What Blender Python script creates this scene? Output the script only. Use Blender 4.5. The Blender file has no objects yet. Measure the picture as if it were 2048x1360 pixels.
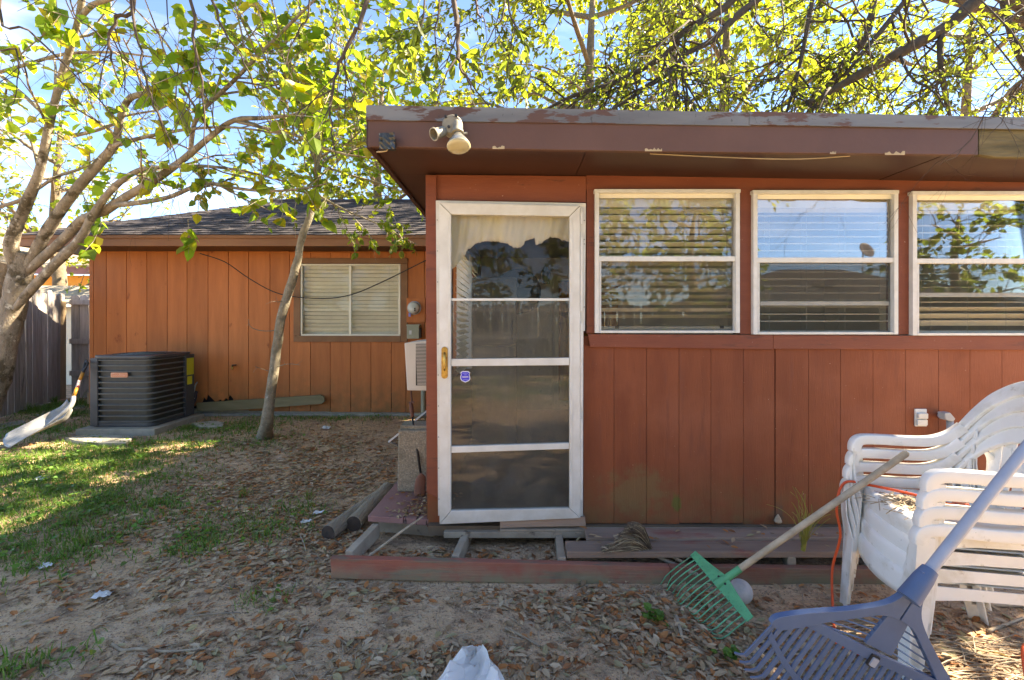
import bpy, bmesh, math, random
from mathutils import Vector, Matrix, Quaternion, noise
V = Vector
R = math.radians
sc = bpy.context.scene
col = sc.collection
# ------------------------------------------------------------------ camera
F, CX, HY, CH = 910.0, 1024.0, 640.0, 1.45      # focal length and horizon in photo pixels, eye height in metres
cd = bpy.data.cameras.new('camera'); cam = bpy.data.objects.new('camera', cd); col.objects.link(cam)
cam.location = (0, 0, CH); cam.rotation_euler = (R(90), 0, 0)
cd.sensor_width = 36; cd.lens = 36 * F / 2048; cd.shift_y = -40 / 2048; cd.clip_start = .05; cd.clip_end = 2000
sc.camera = cam
# ------------------------------------------------------------------ sky and sun
SUN_EL, SUN_AZ = 43, 73        # azimuth clockwise from +Y (towards +X)
w = bpy.data.worlds.new('World'); sc.world = w; w.use_nodes = True
nt = w.node_tree; nt.nodes.clear()
sky = nt.nodes.new('ShaderNodeTexSky'); sky.sky_type = 'NISHITA'; sky.sun_disc = False
sky.sun_elevation = R(SUN_EL); sky.sun_rotation = R(SUN_AZ); sky.air_density = .6; sky.dust_density = 0; sky.ozone_density = 6.0; sky.altitude = 200
# thin cirrus
tc = nt.nodes.new('ShaderNodeTexCoord'); mp = nt.nodes.new('ShaderNodeMapping'); mp.inputs['Scale'].default_value = (1.2, 1.2, 5)
nz = nt.nodes.new('ShaderNodeTexNoise'); nz.inputs['Scale'].default_value = 2.2; nz.inputs['Detail'].default_value = 7; nz.inputs['Distortion'].default_value = .6
rp = nt.nodes.new('ShaderNodeValToRGB'); rp.color_ramp.elements[0].position = .52; rp.color_ramp.elements[1].position = .85
rp.color_ramp.elements[1].color = (.3, .3, .3, 1)
mx = nt.nodes.new('ShaderNodeMixRGB'); mx.inputs[2].default_value = (7, 7.3, 8, 1)
bg = nt.nodes.new('ShaderNodeBackground'); bg.inputs[1].default_value = .092
out = nt.nodes.new('ShaderNodeOutputWorld')
L = nt.links.new
L(tc.outputs['Generated'], mp.inputs[0]); L(mp.outputs[0], nz.inputs[0]); L(nz.outputs[0], rp.inputs[0]); L(rp.outputs[0], mx.inputs[0])
L(sky.outputs[0], mx.inputs[1]); L(mx.outputs[0], bg.inputs[0]); L(bg.outputs[0], out.inputs[0])
sl = bpy.data.lights.new('sun', 'SUN'); sl.energy = 5.0; sl.angle = R(.55); sl.color = (1, .93, .82)
so = bpy.data.objects.new('sun', sl); col.objects.link(so)
sdir = V((math.sin(R(SUN_AZ)) * math.cos(R(SUN_EL)), math.cos(R(SUN_AZ)) * math.cos(R(SUN_EL)), math.sin(R(SUN_EL))))
so.rotation_euler = (-sdir).to_track_quat('-Z', 'Y').to_euler(); so.location = sdir * 40
vs = sc.view_settings; vs.view_transform = 'Standard'; vs.look = 'None'; vs.exposure = 2.92; vs.gamma = 1; vs.use_curve_mapping = False
vs.use_white_balance = True; vs.white_balance_temperature = 8100
sc.render.engine = 'CYCLES'
sc.cycles.use_denoising = True
sc.cycles.max_bounces = 10; sc.cycles.transparent_max_bounces = 16; sc.cycles.diffuse_bounces = 5
sc.cycles.sample_clamp_indirect = 6; sc.cycles.caustics_reflective = False; sc.cycles.caustics_refractive = False

# ------------------------------------------------------------------ helpers
def px(u, v, Y): return V(((u - CX) * Y / F, Y, CH - (v - HY) * Y / F))
def gp(u, v, z=0): return px(u, v, F * (CH - z) / (v - HY))
def lerp(a, b, t): return a + (b - a) * t
def sstep(a, b, x):
    t = max(0, min(1, (x - a) / (b - a))); return t * t * (3 - 2 * t)
def smooth_path(pts, sub=4):
    P = [V(p) for p in pts]
    if len(P) < 3: return [P[0].lerp(P[-1], i / sub) for i in range(sub + 1)]
    o = []
    for i in range(len(P) - 1):
        p0 = P[max(i - 1, 0)]; p1 = P[i]; p2 = P[i + 1]; p3 = P[min(i + 2, len(P) - 1)]
        for k in range(sub):
            t = k / sub
            o.append(.5 * ((2 * p1) + (p2 - p0) * t + (2 * p0 - 5 * p1 + 4 * p2 - p3) * t * t + (3 * p1 - p0 - 3 * p2 + p3) * t ** 3))
    o.append(P[-1]); return o
def interp(vals, n):
    m = len(vals) - 1
    return [lerp(vals[min(int(i / (n - 1) * m), m - 1)], vals[min(int(i / (n - 1) * m), m - 1) + 1], i / (n - 1) * m - min(int(i / (n - 1) * m), m - 1)) for i in range(n)]

class MB:
    def __init__(s): s.v = []; s.f = []; s.c = []
    def box(s, c, d, M=None):
        c = V(c); h = V(d) / 2; b = len(s.v)
        for i in range(8):
            p = V((h.x * (1 if i & 1 else -1), h.y * (1 if i & 2 else -1), h.z * (1 if i & 4 else -1)))
            s.v.append(c + (M @ p if M else p))
        for q in ((0, 2, 3, 1), (4, 5, 7, 6), (0, 1, 5, 4), (2, 6, 7, 3), (0, 4, 6, 2), (1, 3, 7, 5)): s.f.append(tuple(b + i for i in q))
        return s
    def box2(s, a, b): a = V(a); b = V(b); return s.box((a + b) / 2, [abs(x) for x in (b - a)])
    def bar(s, p, q, w, h, up=(0, 0, 1)):
        p = V(p); q = V(q); d = (q - p); x = d.normalized(); y = V(up).cross(x).normalized(); z = x.cross(y)
        M = Matrix((x, y, z)).transposed(); return s.box((p + q) / 2, (d.length, w, h), M)
    def prism(s, poly, off):
        """poly: list of 3D points (planar), extruded by vector off"""
        b = len(s.v); n = len(poly); off = V(off)
        s.v += [V(p) for p in poly] + [V(p) + off for p in poly]
        s.f.append(tuple(range(b, b + n))); s.f.append(tuple(range(b + 2 * n - 1, b + n - 1, -1)))
        for i in range(n): j = (i + 1) % n; s.f.append((b + j, b + i, b + n + i, b + n + j))
        return s
    def slab(s, pix, Y, t):
        """front face given in photo pixels on the plane y=Y, extruded back by t"""
        return s.prism([px(u, v, Y) for u, v in pix], (0, t, 0))
    def rect(s, u0, v0, u1, v1, Y, t): return s.slab([(u0, v0), (u1, v0), (u1, v1), (u0, v1)], Y, t)
    def tube(s, pts, r, n=8, cap=True, sect=None):
        pts = [V(p) for p in pts]; m = len(pts)
        if not isinstance(r, (list, tuple)): r = [r] * m
        elif len(r) != m: r = interp(list(r), m)
        t0 = (pts[1] - pts[0]).normalized(); x = t0.orthogonal().normalized(); b = len(s.v)
        for i, p in enumerate(pts):
            t = (pts[min(i + 1, m - 1)] - pts[max(i - 1, 0)])
            t = t.normalized() if t.length > 1e-9 else t0
            x = (x - t * x.dot(t)); x = x.normalized() if x.length > 1e-6 else t.orthogonal().normalized()
            y = t.cross(x)
            for k in range(n):
                a = 2 * math.pi * k / n; s.v.append(p + (x * math.cos(a) + y * math.sin(a)) * r[i])
        for i in range(m - 1):
            for k in range(n):
                k2 = (k + 1) % n; s.f.append((b + i * n + k, b + i * n + k2, b + (i + 1) * n + k2, b + (i + 1) * n + k))
        if cap and n > 2:
            s.f.append(tuple(b + k for k in range(n - 1, -1, -1))); s.f.append(tuple(b + (m - 1) * n + k for k in range(n)))
        return s
    def sweep(s, pts, ups, w, h, rnd=.35):
        """rounded rectangular section: w along 'side', h along 'up'"""
        pts = [V(p) for p in pts]; m = len(pts); b = len(s.v); sec = []
        for (cx, cy, a0) in ((1, 1, 0), (-1, 1, 90), (-1, -1, 180), (1, -1, 270)):
            for a in (0, 45, 90): sec.append((cx * (1 - rnd) + rnd * math.cos(R(a0 + a)), cy * (1 - rnd) + rnd * math.sin(R(a0 + a))))
        n = len(sec)
        for i, p in enumerate(pts):
            t = (pts[min(i + 1, m - 1)] - pts[max(i - 1, 0)]).normalized(); u = V(ups[i] if isinstance(ups, list) else ups)
            sd = t.cross(u).normalized(); u = sd.cross(t)
            ww = w[i] if isinstance(w, list) else w; hh = h[i] if isinstance(h, list) else h
            for a, c in sec: s.v.append(p + sd * (a * ww / 2) + u * (c * hh / 2))
        for i in range(m - 1):
            for k in range(n):
                k2 = (k + 1) % n; s.f.append((b + i * n + k, b + i * n + k2, b + (i + 1) * n + k2, b + (i + 1) * n + k))
        s.f.append(tuple(b + k for k in range(n - 1, -1, -1))); s.f.append(tuple(b + (m - 1) * n + k for k in range(n)))
        return s
    def lathe(s, prof, n=20, M=None, cap=True):
        b = len(s.v); m = len(prof)
        for r, z in prof:
            for k in range(n):
                a = 2 * math.pi * k / n; p = V((r * math.cos(a), r * math.sin(a), z)); s.v.append(M @ p if M else p)
        for i in range(m - 1):
            for k in range(n):
                k2 = (k + 1) % n; s.f.append((b + i * n + k, b + i * n + k2, b + (i + 1) * n + k2, b + (i + 1) * n + k))
        if cap:
            s.f.append(tuple(b + k for k in range(n - 1, -1, -1))); s.f.append(tuple(b + (m - 1) * n + k for k in range(n)))
        return s
    def grid(s, fn, nu, nv):
        b = len(s.v)
        for j in range(nv + 1):
            for i in range(nu + 1): s.v.append(V(fn(i / nu, j / nv)))
        for j in range(nv):
            for i in range(nu):
                a = b + j * (nu + 1) + i; s.f.append((a, a + 1, a + nu + 2, a + nu + 1))
        return s
    def mesh(s, name, off=V((0, 0, 0)), smooth=False, bevel=0):
        me = bpy.data.meshes.new(name)
        me.from_pydata([p - off for p in s.v], [], s.f)
        if bevel:
            bm = bmesh.new(); bm.from_mesh(me); bmesh.ops.recalc_face_normals(bm, faces=bm.faces)
            bmesh.ops.bevel(bm, geom=bm.edges[:], offset=bevel, segments=2, profile=.6, affect='EDGES', clamp_overlap=True)
            bm.to_mesh(me); bm.free()
        else:
            bm = bmesh.new(); bm.from_mesh(me); bmesh.ops.recalc_face_normals(bm, faces=bm.faces); bm.to_mesh(me); bm.free()
        if smooth:
            me.polygons.foreach_set('use_smooth', [True] * len(me.polygons))
            if smooth != True: me.set_sharp_from_angle(angle=R(smooth))
        return me
    def build(s, name, mat, parent=None, smooth=False, bevel=0, solid=0, label=None):
        if parent is not None: off = wloc(parent)
        else:
            xs = [p.x for p in s.v]; ys = [p.y for p in s.v]; zs = [p.z for p in s.v]
            off = V(((min(xs) + max(xs)) / 2, (min(ys) + max(ys)) / 2, min(zs)))
        me = s.mesh(name, off, smooth, bevel); me.materials.append(mat)
        o = bpy.data.objects.new(name, me); col.objects.link(o)
        if parent is not None: o.parent = parent
        else: o.location = off
        if solid:
            md = o.modifiers.new('solid', 'SOLIDIFY'); md.thickness = solid; md.offset = 0
        if label: o['label'] = label
        return o
def wloc(o):
    l = V((0, 0, 0))
    while o is not None: l = l + o.location; o = o.parent
    return l
def empty(name, loc=(0, 0, 0), parent=None):
    o = bpy.data.objects.new(name, None); col.objects.link(o); o.empty_display_size = .1
    if parent is not None: o.location = V(loc) - wloc(parent); o.parent = parent
    else: o.location = loc
    return o
def tag(o, label, cat, group=None, kind=None):
    o['label'] = label; o['category'] = cat
    if group: o['group'] = group
    if kind: o['kind'] = kind
    return o
def thing(name, label, cat, loc=(0, 0, 0), group=None): return tag(empty(name, loc), label, cat, group)
def structure(o): o['kind'] = 'structure'; return o
def kids(o): return [c for c in bpy.data.objects if c.parent == o]
def copy_tree(o, parent=None):
    c = o.copy(); col.objects.link(c); c.parent = parent
    for ch in o.children: copy_tree(ch, c)
    return c
def text_mesh(txt, size, depth, M, parent, mat, name='lettering'):
    cu = bpy.data.curves.new(name, 'FONT'); cu.body = txt; cu.size = size; cu.extrude = depth; cu.align_x = 'CENTER'; cu.align_y = 'CENTER'; cu.resolution_u = 3
    t = bpy.data.objects.new(name, cu); col.objects.link(t)
    dg = bpy.context.evaluated_depsgraph_get(); me = bpy.data.meshes.new_from_object(t.evaluated_get(dg)); bpy.data.objects.remove(t)
    me.transform(M); me.transform(Matrix.Translation(-wloc(parent))); me.materials.clear(); me.materials.append(mat)
    o = bpy.data.objects.new(name, me); col.objects.link(o); o.parent = parent; return o

# ------------------------------------------------------------------ materials
def new_mat(name):
    m = bpy.data.materials.new(name); m.use_nodes = True; t = m.node_tree; t.nodes.clear()
    o = t.nodes.new('ShaderNodeOutputMaterial'); return m, t, o
def nd(t, kind, **kw):
    n = t.nodes.new('ShaderNode' + kind)
    for k, v in kw.items():
        if k.startswith('_'): setattr(n, k[1:], v)
        else: n.inputs[int(k[1:]) if k[0] == 'i' and k[1:].isdigit() else k.replace('__', ' ')].default_value = v
    return n
def rgba(c): return (c[0], c[1], c[2], 1)
def noise_mask(t, vec, scale, lo, hi, detail=6, stretch=(1, 1, 1), rough=.6):
    mpn = nd(t, 'Mapping', Scale=stretch); t.links.new(vec, mpn.inputs[0])
    n = nd(t, 'TexNoise', Scale=scale, Detail=detail, Roughness=rough); t.links.new(mpn.outputs[0], n.inputs[0])
    r = nd(t, 'MapRange', i1=lo, i2=hi); t.links.new(n.outputs[0], r.inputs[0]); return r.outputs[0], n.outputs[0]
def pm(name, c1, c2=None, rough=.75, scale=6, lo=.35, hi=.65, stretch=(1, 1, 1), bump=0, bscale=40, bstretch=None, spec=.3, metal=0, rnd=.12, layers=(), coord='Object', transl=0, zfade=()):
    """base colour mixed c1/c2 by noise, then stain layers (colour, scale, lo, hi, stretch), then height layers zfade (colour, z0, z1, amount)"""
    m, t, o = new_mat(name); ln = t.links.new
    tcn = nd(t, 'TexCoord'); oi = nd(t, 'ObjectInfo')
    if coord == 'Object':
        add = nd(t, 'VectorMath', _operation='ADD'); cmb = nd(t, 'CombineXYZ'); ml = nd(t, 'Math', _operation='MULTIPLY', i1=37.0); ln(oi.outputs['Random'], ml.inputs[0])
        ln(ml.outputs[0], cmb.inputs[0]); ln(ml.outputs[0], cmb.inputs[1]); ln(tcn.outputs['Object'], add.inputs[0]); ln(cmb.outputs[0], add.inputs[1]); vec = add.outputs[0]
    else:
        g = nd(t, 'NewGeometry'); vec = g.outputs['Position']
    c2 = c2 or tuple(x * .7 for x in c1)
    fac, raw = noise_mask(t, vec, scale, lo, hi, 7, stretch)
    mix = nd(t, 'MixRGB', i1=rgba(c1), i2=rgba(c2)); ln(fac, mix.inputs[0]); cur = mix.outputs[0]
    for lay in layers:
        c, s2, l2, h2 = lay[:4]; st = lay[4] if len(lay) > 4 else (1, 1, 1)
        f2, _ = noise_mask(t, vec, s2, l2, h2, 6, st)
        mm = nd(t, 'MixRGB', i2=rgba(c)); ln(f2, mm.inputs[0]); ln(cur, mm.inputs[1]); cur = mm.outputs[0]
    for (c, z0, z1, amt) in zfade:
        g2 = nd(t, 'NewGeometry'); sp = nd(t, 'SeparateXYZ'); ln(g2.outputs['Position'], sp.inputs[0])
        mr = nd(t, 'MapRange', i1=z0, i2=z1, i3=1.0, i4=0.0); ln(sp.outputs[2], mr.inputs[0])
        f2, _ = noise_mask(t, g2.outputs['Position'], 9, .3, .62, 7)
        mu = nd(t, 'Math', _operation='MULTIPLY'); ln(mr.outputs[0], mu.inputs[0]); ln(f2, mu.inputs[1])
        mu2 = nd(t, 'Math', _operation='MULTIPLY', i1=amt); ln(mu.outputs[0], mu2.inputs[0])
        mm = nd(t, 'MixRGB', i2=rgba(c)); ln(mu2.outputs[0], mm.inputs[0]); ln(cur, mm.inputs[1]); cur = mm.outputs[0]
    hsv = nd(t, 'HueSaturation'); mr = nd(t, 'MapRange', i3=1 - rnd, i4=1 + rnd); ln(oi.outputs['Random'], mr.inputs[0]); ln(mr.outputs[0], hsv.inputs['Value']); ln(cur, hsv.inputs['Color'])
    b = nd(t, 'BsdfPrincipled', Roughness=rough, Metallic=metal); b.inputs['Specular IOR Level'].default_value = spec
    ln(hsv.outputs[0], b.inputs['Base Color'])
    if bump:
        _, raw2 = noise_mask(t, vec, bscale, 0, 1, 5, bstretch or stretch)
        bp = nd(t, 'Bump', Strength=min(1, bump), Distance=.01 * max(1, bump)); ln(raw2, bp.inputs['Height']); ln(bp.outputs[0], b.inputs['Normal'])
    if transl:
        tr = nd(t, 'BsdfTranslucent'); ln(hsv.outputs[0], tr.inputs[0]); ms = nd(t, 'MixShader', i0=transl); ln(b.outputs[0], ms.inputs[1]); ln(tr.outputs[0], ms.inputs[2]); ln(ms.outputs[0], o.inputs[0])
    else: ln(b.outputs[0], o.inputs[0])
    return m
def leaf_mat(name, transl=.5, rough=.5, boost=1.6):
    m, t, o = new_mat(name); ln = t.links.new
    a = nd(t, 'VertexColor', _layer_name='Col'); b = nd(t, 'BsdfPrincipled', Roughness=rough); b.inputs['Specular IOR Level'].default_value = .35
    ln(a.outputs[0], b.inputs['Base Color'])
    tr = nd(t, 'BsdfTranslucent'); g = nd(t, 'MixRGB', _blend_type='MULTIPLY', i0=1.0, i2=(boost, boost * .98, boost * .45, 1)); ln(a.outputs[0], g.inputs[1]); ln(g.outputs[0], tr.inputs[0])
    ms = nd(t, 'MixShader', i0=transl); ln(b.outputs[0], ms.inputs[1]); ln(tr.outputs[0], ms.inputs[2]); ln(ms.outputs[0], o.inputs[0]); return m
def glass_mat(name, refl=.12, dust=.1, dust_c=(.35, .33, .28), tint=.9, dlo=.35, dhi=.75, zdust=None):
    m, t, o = new_mat(name); ln = t.links.new; refl *= .5; dust *= .5; tint = tint ** .5
    tr = nd(t, 'BsdfTransparent', Color=(tint, tint, tint * .99, 1)); gl = nd(t, 'BsdfGlossy', Roughness=.015, Color=(1, 1, 1, 1))
    lw = nd(t, 'LayerWeight', Blend=.06 if refl < .018 else .25); mr = nd(t, 'MapRange', i3=refl, i4=1.0); ln(lw.outputs['Fresnel'], mr.inputs[0])
    g = nd(t, 'NewGeometry'); ms = nd(t, 'MixShader'); ln(mr.outputs[0], ms.inputs[0]); ln(tr.outputs[0], ms.inputs[1]); ln(gl.outputs[0], ms.inputs[2])
    df = nd(t, 'BsdfDiffuse', Color=rgba(dust_c)); f, _ = noise_mask(t, g.outputs['Position'], 5, dlo, dhi, 8, (1, 1, .6), .7)
    mu = nd(t, 'Math', _operation='MULTIPLY', i1=dust); ln(f, mu.inputs[0])
    ad = nd(t, 'Math', _operation='ADD', i1=dust * .35); ln(mu.outputs[0], ad.inputs[0])
    f3, _ = noise_mask(t, g.outputs['Position'], 55, .68, .72, 3); m3 = nd(t, 'Math', _operation='MULTIPLY', i1=dust * 1.2); ln(f3, m3.inputs[0]); a3 = nd(t, 'Math', _operation='ADD'); ln(ad.outputs[0], a3.inputs[0]); ln(m3.outputs[0], a3.inputs[1])
    m2 = nd(t, 'MixShader'); ln(a3.outputs[0], m2.inputs[0]); ln(ms.outputs[0], m2.inputs[1]); ln(df.outputs[0], m2.inputs[2]); ln(m2.outputs[0], o.inputs[0])
    return m

RED = (.225, .070, .033); RED2 = (.18, .054, .027)
M = {}
M['red'] = pm('red_brown_paint', RED, RED2, .62, 3, stretch=(3, 3, .5), bump=.25, bscale=60, bstretch=(3, 3, .25), spec=.15, layers=(((.255, .088, .047), 1.3, .52, .7), ((.185, .062, .036), 11, .58, .72, (2, 2, .2)), ((.52, .40, .3), 90, .71, .74)), zfade=(((.15, .12, .055), .12, .55, .6),), rnd=.015, coord='world')
M['redtrim'] = pm('red_brown_trim_paint', (.20, .062, .034), (.165, .048, .028), .6, 5, stretch=(.6, 3, 3), bump=.2, bscale=50, bstretch=(.3, 3, 3), layers=(((.5, .42, .35), 70, .70, .74), ((.13, .045, .03), 9, .60, .64, (.35, 1, 2))), rnd=.06)
M['fascia'] = pm('dull_brown_fascia_paint', (.108, .058, .045), (.088, .046, .036), .55, 2, bump=.1, bscale=30, layers=(((.02, .014, .012), 5, .70, .74, (.25, 1, 3)),), rnd=.02)
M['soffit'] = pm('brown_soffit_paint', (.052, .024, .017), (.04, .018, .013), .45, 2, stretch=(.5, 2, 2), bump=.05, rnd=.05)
M['orange'] = pm('orange_brown_stain', (.54, .18, .055), (.43, .138, .042), .65, 2.2, stretch=(4, 4, .45), bump=.3, bscale=40, bstretch=(5, 5, .3), layers=(((.26, .07, .025), 6, .66, .74, (1, 1, .6)),), zfade=(((.16, .11, .04), .1, .75, .7),), rnd=.1)
M['btrim'] = pm('brown_trim_paint', (.24, .12, .055), (.19, .09, .04), .6, 5, bump=.1)
M['eave'] = pm('brown_eave_paint', (.26, .125, .06), (.2, .09, .045), .6, 3, stretch=(.4, 2, 2), bump=.1)
M['flash'] = pm('weathered_metal_flashing', (.19, .195, .195), (.12, .123, .126), .5, 4, stretch=(.3, 1, 2), metal=.25, layers=(((.11, .062, .048), 7, .52, .555, (.6, 1, 2.4)), ((.05, .045, .04), 30, .64, .70, (1, 1, .3))), rnd=.05)
M['white'] = pm('white_aluminium', (.62, .63, .60), (.53, .53, .49), .4, 8, spec=.4, layers=(((.42, .40, .33), 22, .66, .8),), zfade=(((.33, .31, .25), .1, .4, .8),), rnd=.02)
M['winwhite'] = pm('white_window_metal', (.62, .63, .61), (.54, .545, .51), .38, 14, spec=.4, layers=(((.42, .40, .34), 50, .66, .8),), rnd=.02)
M['slat'] = pm('cream_blind_vinyl', (.80, .77, .62), (.74, .70, .56), .5, 4, rnd=.06)
M['cord'] = pm('cream_cord', (.6, .58, .48))
M['glass'] = glass_mat('window_glass', .055, .05, tint=.97)
M['glassup'] = glass_mat('reflective_window_glass', .085, .05, tint=.97)
M['glassmid'] = glass_mat('mirror_bright_window_glass', .24, .05, tint=.96)
M['glassdoor'] = glass_mat('dusty_door_glass', .032, .46, (.235, .23, .20), .8)
M['glasstop'] = glass_mat('door_top_glass', .018, .05, (.35, .33, .28), .94)
M['screen'] = glass_mat('insect_screen', .01, .16, (.10, .10, .095), .88, .0, .01)
M['brass'] = pm('tarnished_brass', (.55, .36, .10), (.25, .15, .05), .35, 30, metal=.9)
M['dark'] = pm('black_plastic', (.018, .018, .02), (.03, .03, .03), .4)
M['blackm'] = pm('dark_metal', (.05, .05, .05), (.03, .03, .03), .45, metal=.4)
M['acgrey'] = pm('grey_condenser_paint', (.06, .067, .073), (.05, .054, .06), .45, 6, spec=.4, rnd=.02)
M['acgrille'] = pm('condenser_grille', (.125, .13, .122), (.10, .102, .095), .5, 10, rnd=.04)
def fin_mat():
    m, t, o = new_mat('condenser_fins'); ln = t.links.new
    tcn = nd(t, 'TexCoord'); sp = nd(t, 'SeparateXYZ'); ln(tcn.outputs['Object'], sp.inputs[0]); ad = nd(t, 'Math', _operation='ADD'); ln(sp.outputs[0], ad.inputs[0]); ln(sp.outputs[1], ad.inputs[1])
    ml = nd(t, 'Math', _operation='MULTIPLY', i1=420.0); ln(ad.outputs[0], ml.inputs[0]); sn = nd(t, 'Math', _operation='SINE'); ln(ml.outputs[0], sn.inputs[0])
    mr = nd(t, 'MapRange', i1=-.2, i2=.6); ln(sn.outputs[0], mr.inputs[0]); mxn = nd(t, 'MixRGB', i1=(.007, .008, .007, 1), i2=(.045, .048, .04, 1)); ln(mr.outputs[0], mxn.inputs[0])
    b = nd(t, 'BsdfPrincipled', Roughness=.5); ln(mxn.outputs[0], b.inputs['Base Color']); ln(b.outputs[0], o.inputs[0]); return m
M['fins'] = fin_mat()
M['badge'] = pm('orange_badge', (.72, .20, .07), (.68, .18, .06), .4, rnd=0); M['badgelet'] = pm('cream_lettering', (.8, .6, .45), rnd=0)
M['yellow'] = pm('yellow_label', (.58, .56, .05), (.5, .5, .04), .5)
M['concrete'] = pm('concrete', (.38, .355, .29), (.28, .265, .22), .9, 9, bump=.4, bscale=80, layers=(((.16, .15, .10), 3, .58, .75),))
M['aggregate'] = pm('pebble_concrete', (.34, .30, .22), (.22, .19, .14), .95, 70, .35, .6, bump=.9, bscale=90, layers=(((.5, .46, .36), 120, .6, .66), ((.13, .115, .08), 4, .55, .75)))
M['purple'] = pm('faded_maroon_paint', (.31, .17, .155), (.25, .13, .12), .55, 4, stretch=(1, 1, 1), bump=.15, layers=(((.05, .03, .03), 8, .64, .68, (3, .5, 1)), ((.24, .20, .16), 5, .60, .8)))
M['deckred'] = pm('worn_red_board', (.30, .10, .07), (.24, .08, .055), .7, 3, stretch=(.4, 2, 2), bump=.4, bscale=40, bstretch=(.15, 3, 3), layers=(((.15, .12, .085), 9, .56, .66, (.25, 1, 2)),), zfade=(((.25, .205, .14), -.02, .135, 1.25), ((.12, .14, .05), -.02, .07, .5)))
M['oldwood'] = pm('grey_weathered_wood', (.40, .325, .24), (.26, .205, .15), .85, 5, stretch=(1, 1, 1), bump=.5, bscale=35, layers=(((.10, .075, .055), 14, .6, .7),), rnd=.15)
M['plank'] = pm('worn_deck_plank', (.34, .245, .185), (.23, .16, .12), .8, 5, stretch=(.2, 2, 2), bump=.7, bscale=18, bstretch=(.12, 5, 5), layers=(((.28, .11, .085), 5, .54, .62, (.3, 1, 1)), ((.10, .075, .055), 12, .64, .7, (.15, 2, 2))))
M['fence'] = pm('weathered_grey_picket', (.44, .40, .37), (.30, .265, .24), .9, 5, stretch=(5, 5, .5), bump=.4, bscale=25, bstretch=(6, 6, .3), layers=(((.09, .08, .07), 3, .6, .72, (3, 3, .6)), ((.32, .21, .12), 4, .64, .8)), rnd=.22)
M['postwood'] = pm('brown_post_wood', (.36, .26, .155), (.25, .175, .105), .85, 5, stretch=(5, 5, .5), bump=.3)
M['greenboard'] = pm('mossy_board', (.28, .235, .135), (.20, .17, .09), .85, 5, stretch=(.3, 2, 2), bump=.4, bscale=25, bstretch=(.2, 4, 4))
M['plastic'] = pm('white_plastic', (.82, .81, .77), (.76, .75, .70), .32, 6, spec=.45, layers=(((.56, .52, .42), 5, .54, .74), ((.36, .32, .24), 14, .64, .74), ((.09, .075, .06), 80, .70, .73)), rnd=.03)
M['blue'] = pm('slate_blue_plastic', (.078, .128, .24), (.066, .108, .2), .42, 6, spec=.4, layers=(((.5, .5, .55), 90, .76, .78),), rnd=.03)
M['lilac'] = pm('pale_blue_handle', (.36, .39, .455), (.30, .33, .39), .35, 10, spec=.45)
M['green'] = pm('green_enamel', (.09, .36, .17), (.075, .29, .14), .42, 20, layers=(((.16, .12, .07), 40, .66, .72),))
M['grwire'] = pm('worn_green_wire', (.10, .38, .20), (.12, .22, .13), .5, 25, .5, .6, rnd=.25)
M['handle'] = pm('grey_wood_handle', (.46, .38, .28), (.30, .245, .175), .8, 12, stretch=(1, 1, 1), bump=.4, bscale=60)
M['alu'] = pm('cast_aluminium', (.36, .36, .345), (.29, .29, .28), .5, 8, metal=.3, layers=(((.22, .205, .18), 9, .52, .7), ((.5, .5, .48), 40, .62, .68)))
M['ywood'] = pm('varnished_handle', (.52, .24, .04), (.44, .19, .03), .4, 10)
M['redband'] = pm('red_label_band', (.5, .06, .05), (.7, .62, .55), .4, 60, .45, .5)
M['straw'] = pm('broom_straw', (.20, .15, .10), (.09, .065, .045), .9, 20, rnd=.2); M['strawlt'] = pm('pale_straw', (.42, .34, .22), (.3, .24, .15), .9)
M['ystring'] = pm('yellow_string', (.33, .29, .055), (.26, .23, .04), .6)
M['orangecord'] = pm('orange_cord', (.72, .10, .03), (.65, .085, .025), .4, rnd=0)
M['bag'] = pm('white_plastic_film', (.78, .78, .77), (.70, .70, .68), .28, 5, spec=.5, transl=.3)
M['paper'] = pm('white_scrap', (.66, .66, .66), (.5, .5, .48), .5, 20)
M['ballm'] = pm('grey_white_ball', (.52, .51, .51), (.40, .39, .39), .7, 18, bump=.4, bscale=50)
M['bark'] = pm('pale_bark', (.34, .285, .215), (.20, .165, .12), .9, 9, stretch=(1, 1, .6), bump=1.6, bscale=34, layers=(((.10, .08, .05), 4, .54, .60), ((.50, .45, .36), 11, .60, .66), ((.07, .055, .04), 60, .62, .68, (1, 1, .35)), ((.58, .54, .45), 75, .66, .70)))
M['barkg'] = pm('grey_sapling_bark', (.31, .27, .20), (.19, .165, .115), .9, 16, bump=1.2, bscale=60, layers=(((.45, .42, .35), 25, .62, .7),))
M['barkd'] = pm('dark_oak_bark', (.085, .065, .052), (.05, .04, .033), .95, 12, bump=.8, bscale=25)
M['barkm'] = pm('brown_branch_bark', (.19, .15, .10), (.12, .095, .065), .92, 12, bump=.6, bscale=30)
M['barklog'] = pm('log_bark', (.42, .345, .25), (.23, .185, .13), .95, 9, stretch=(1, .25, 1), bump=1.4, bscale=30, bstretch=(4, .4, 4))
M['logend'] = pm('dark_log_end', (.075, .055, .042), (.04, .032, .026), .9, 20, bump=.5)
M['stick'] = pm('dry_stick', (.38, .30, .21), (.22, .175, .125), .9, 20, rnd=.25)
M['shingle'] = pm('grey_brown_shingles', (.06, .054, .06), (.04, .035, .04), .95, 9, stretch=(1, 2.2, 2.2), bump=.5, bscale=60, layers=(((.085, .075, .078), 5, .56, .62, (1, 3, 3)),))
M['shinglelt'] = pm('tan_shingles', (.36, .31, .24), (.27, .23, .18), .95, 12, stretch=(1, 3, 3), bump=.3)
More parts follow.
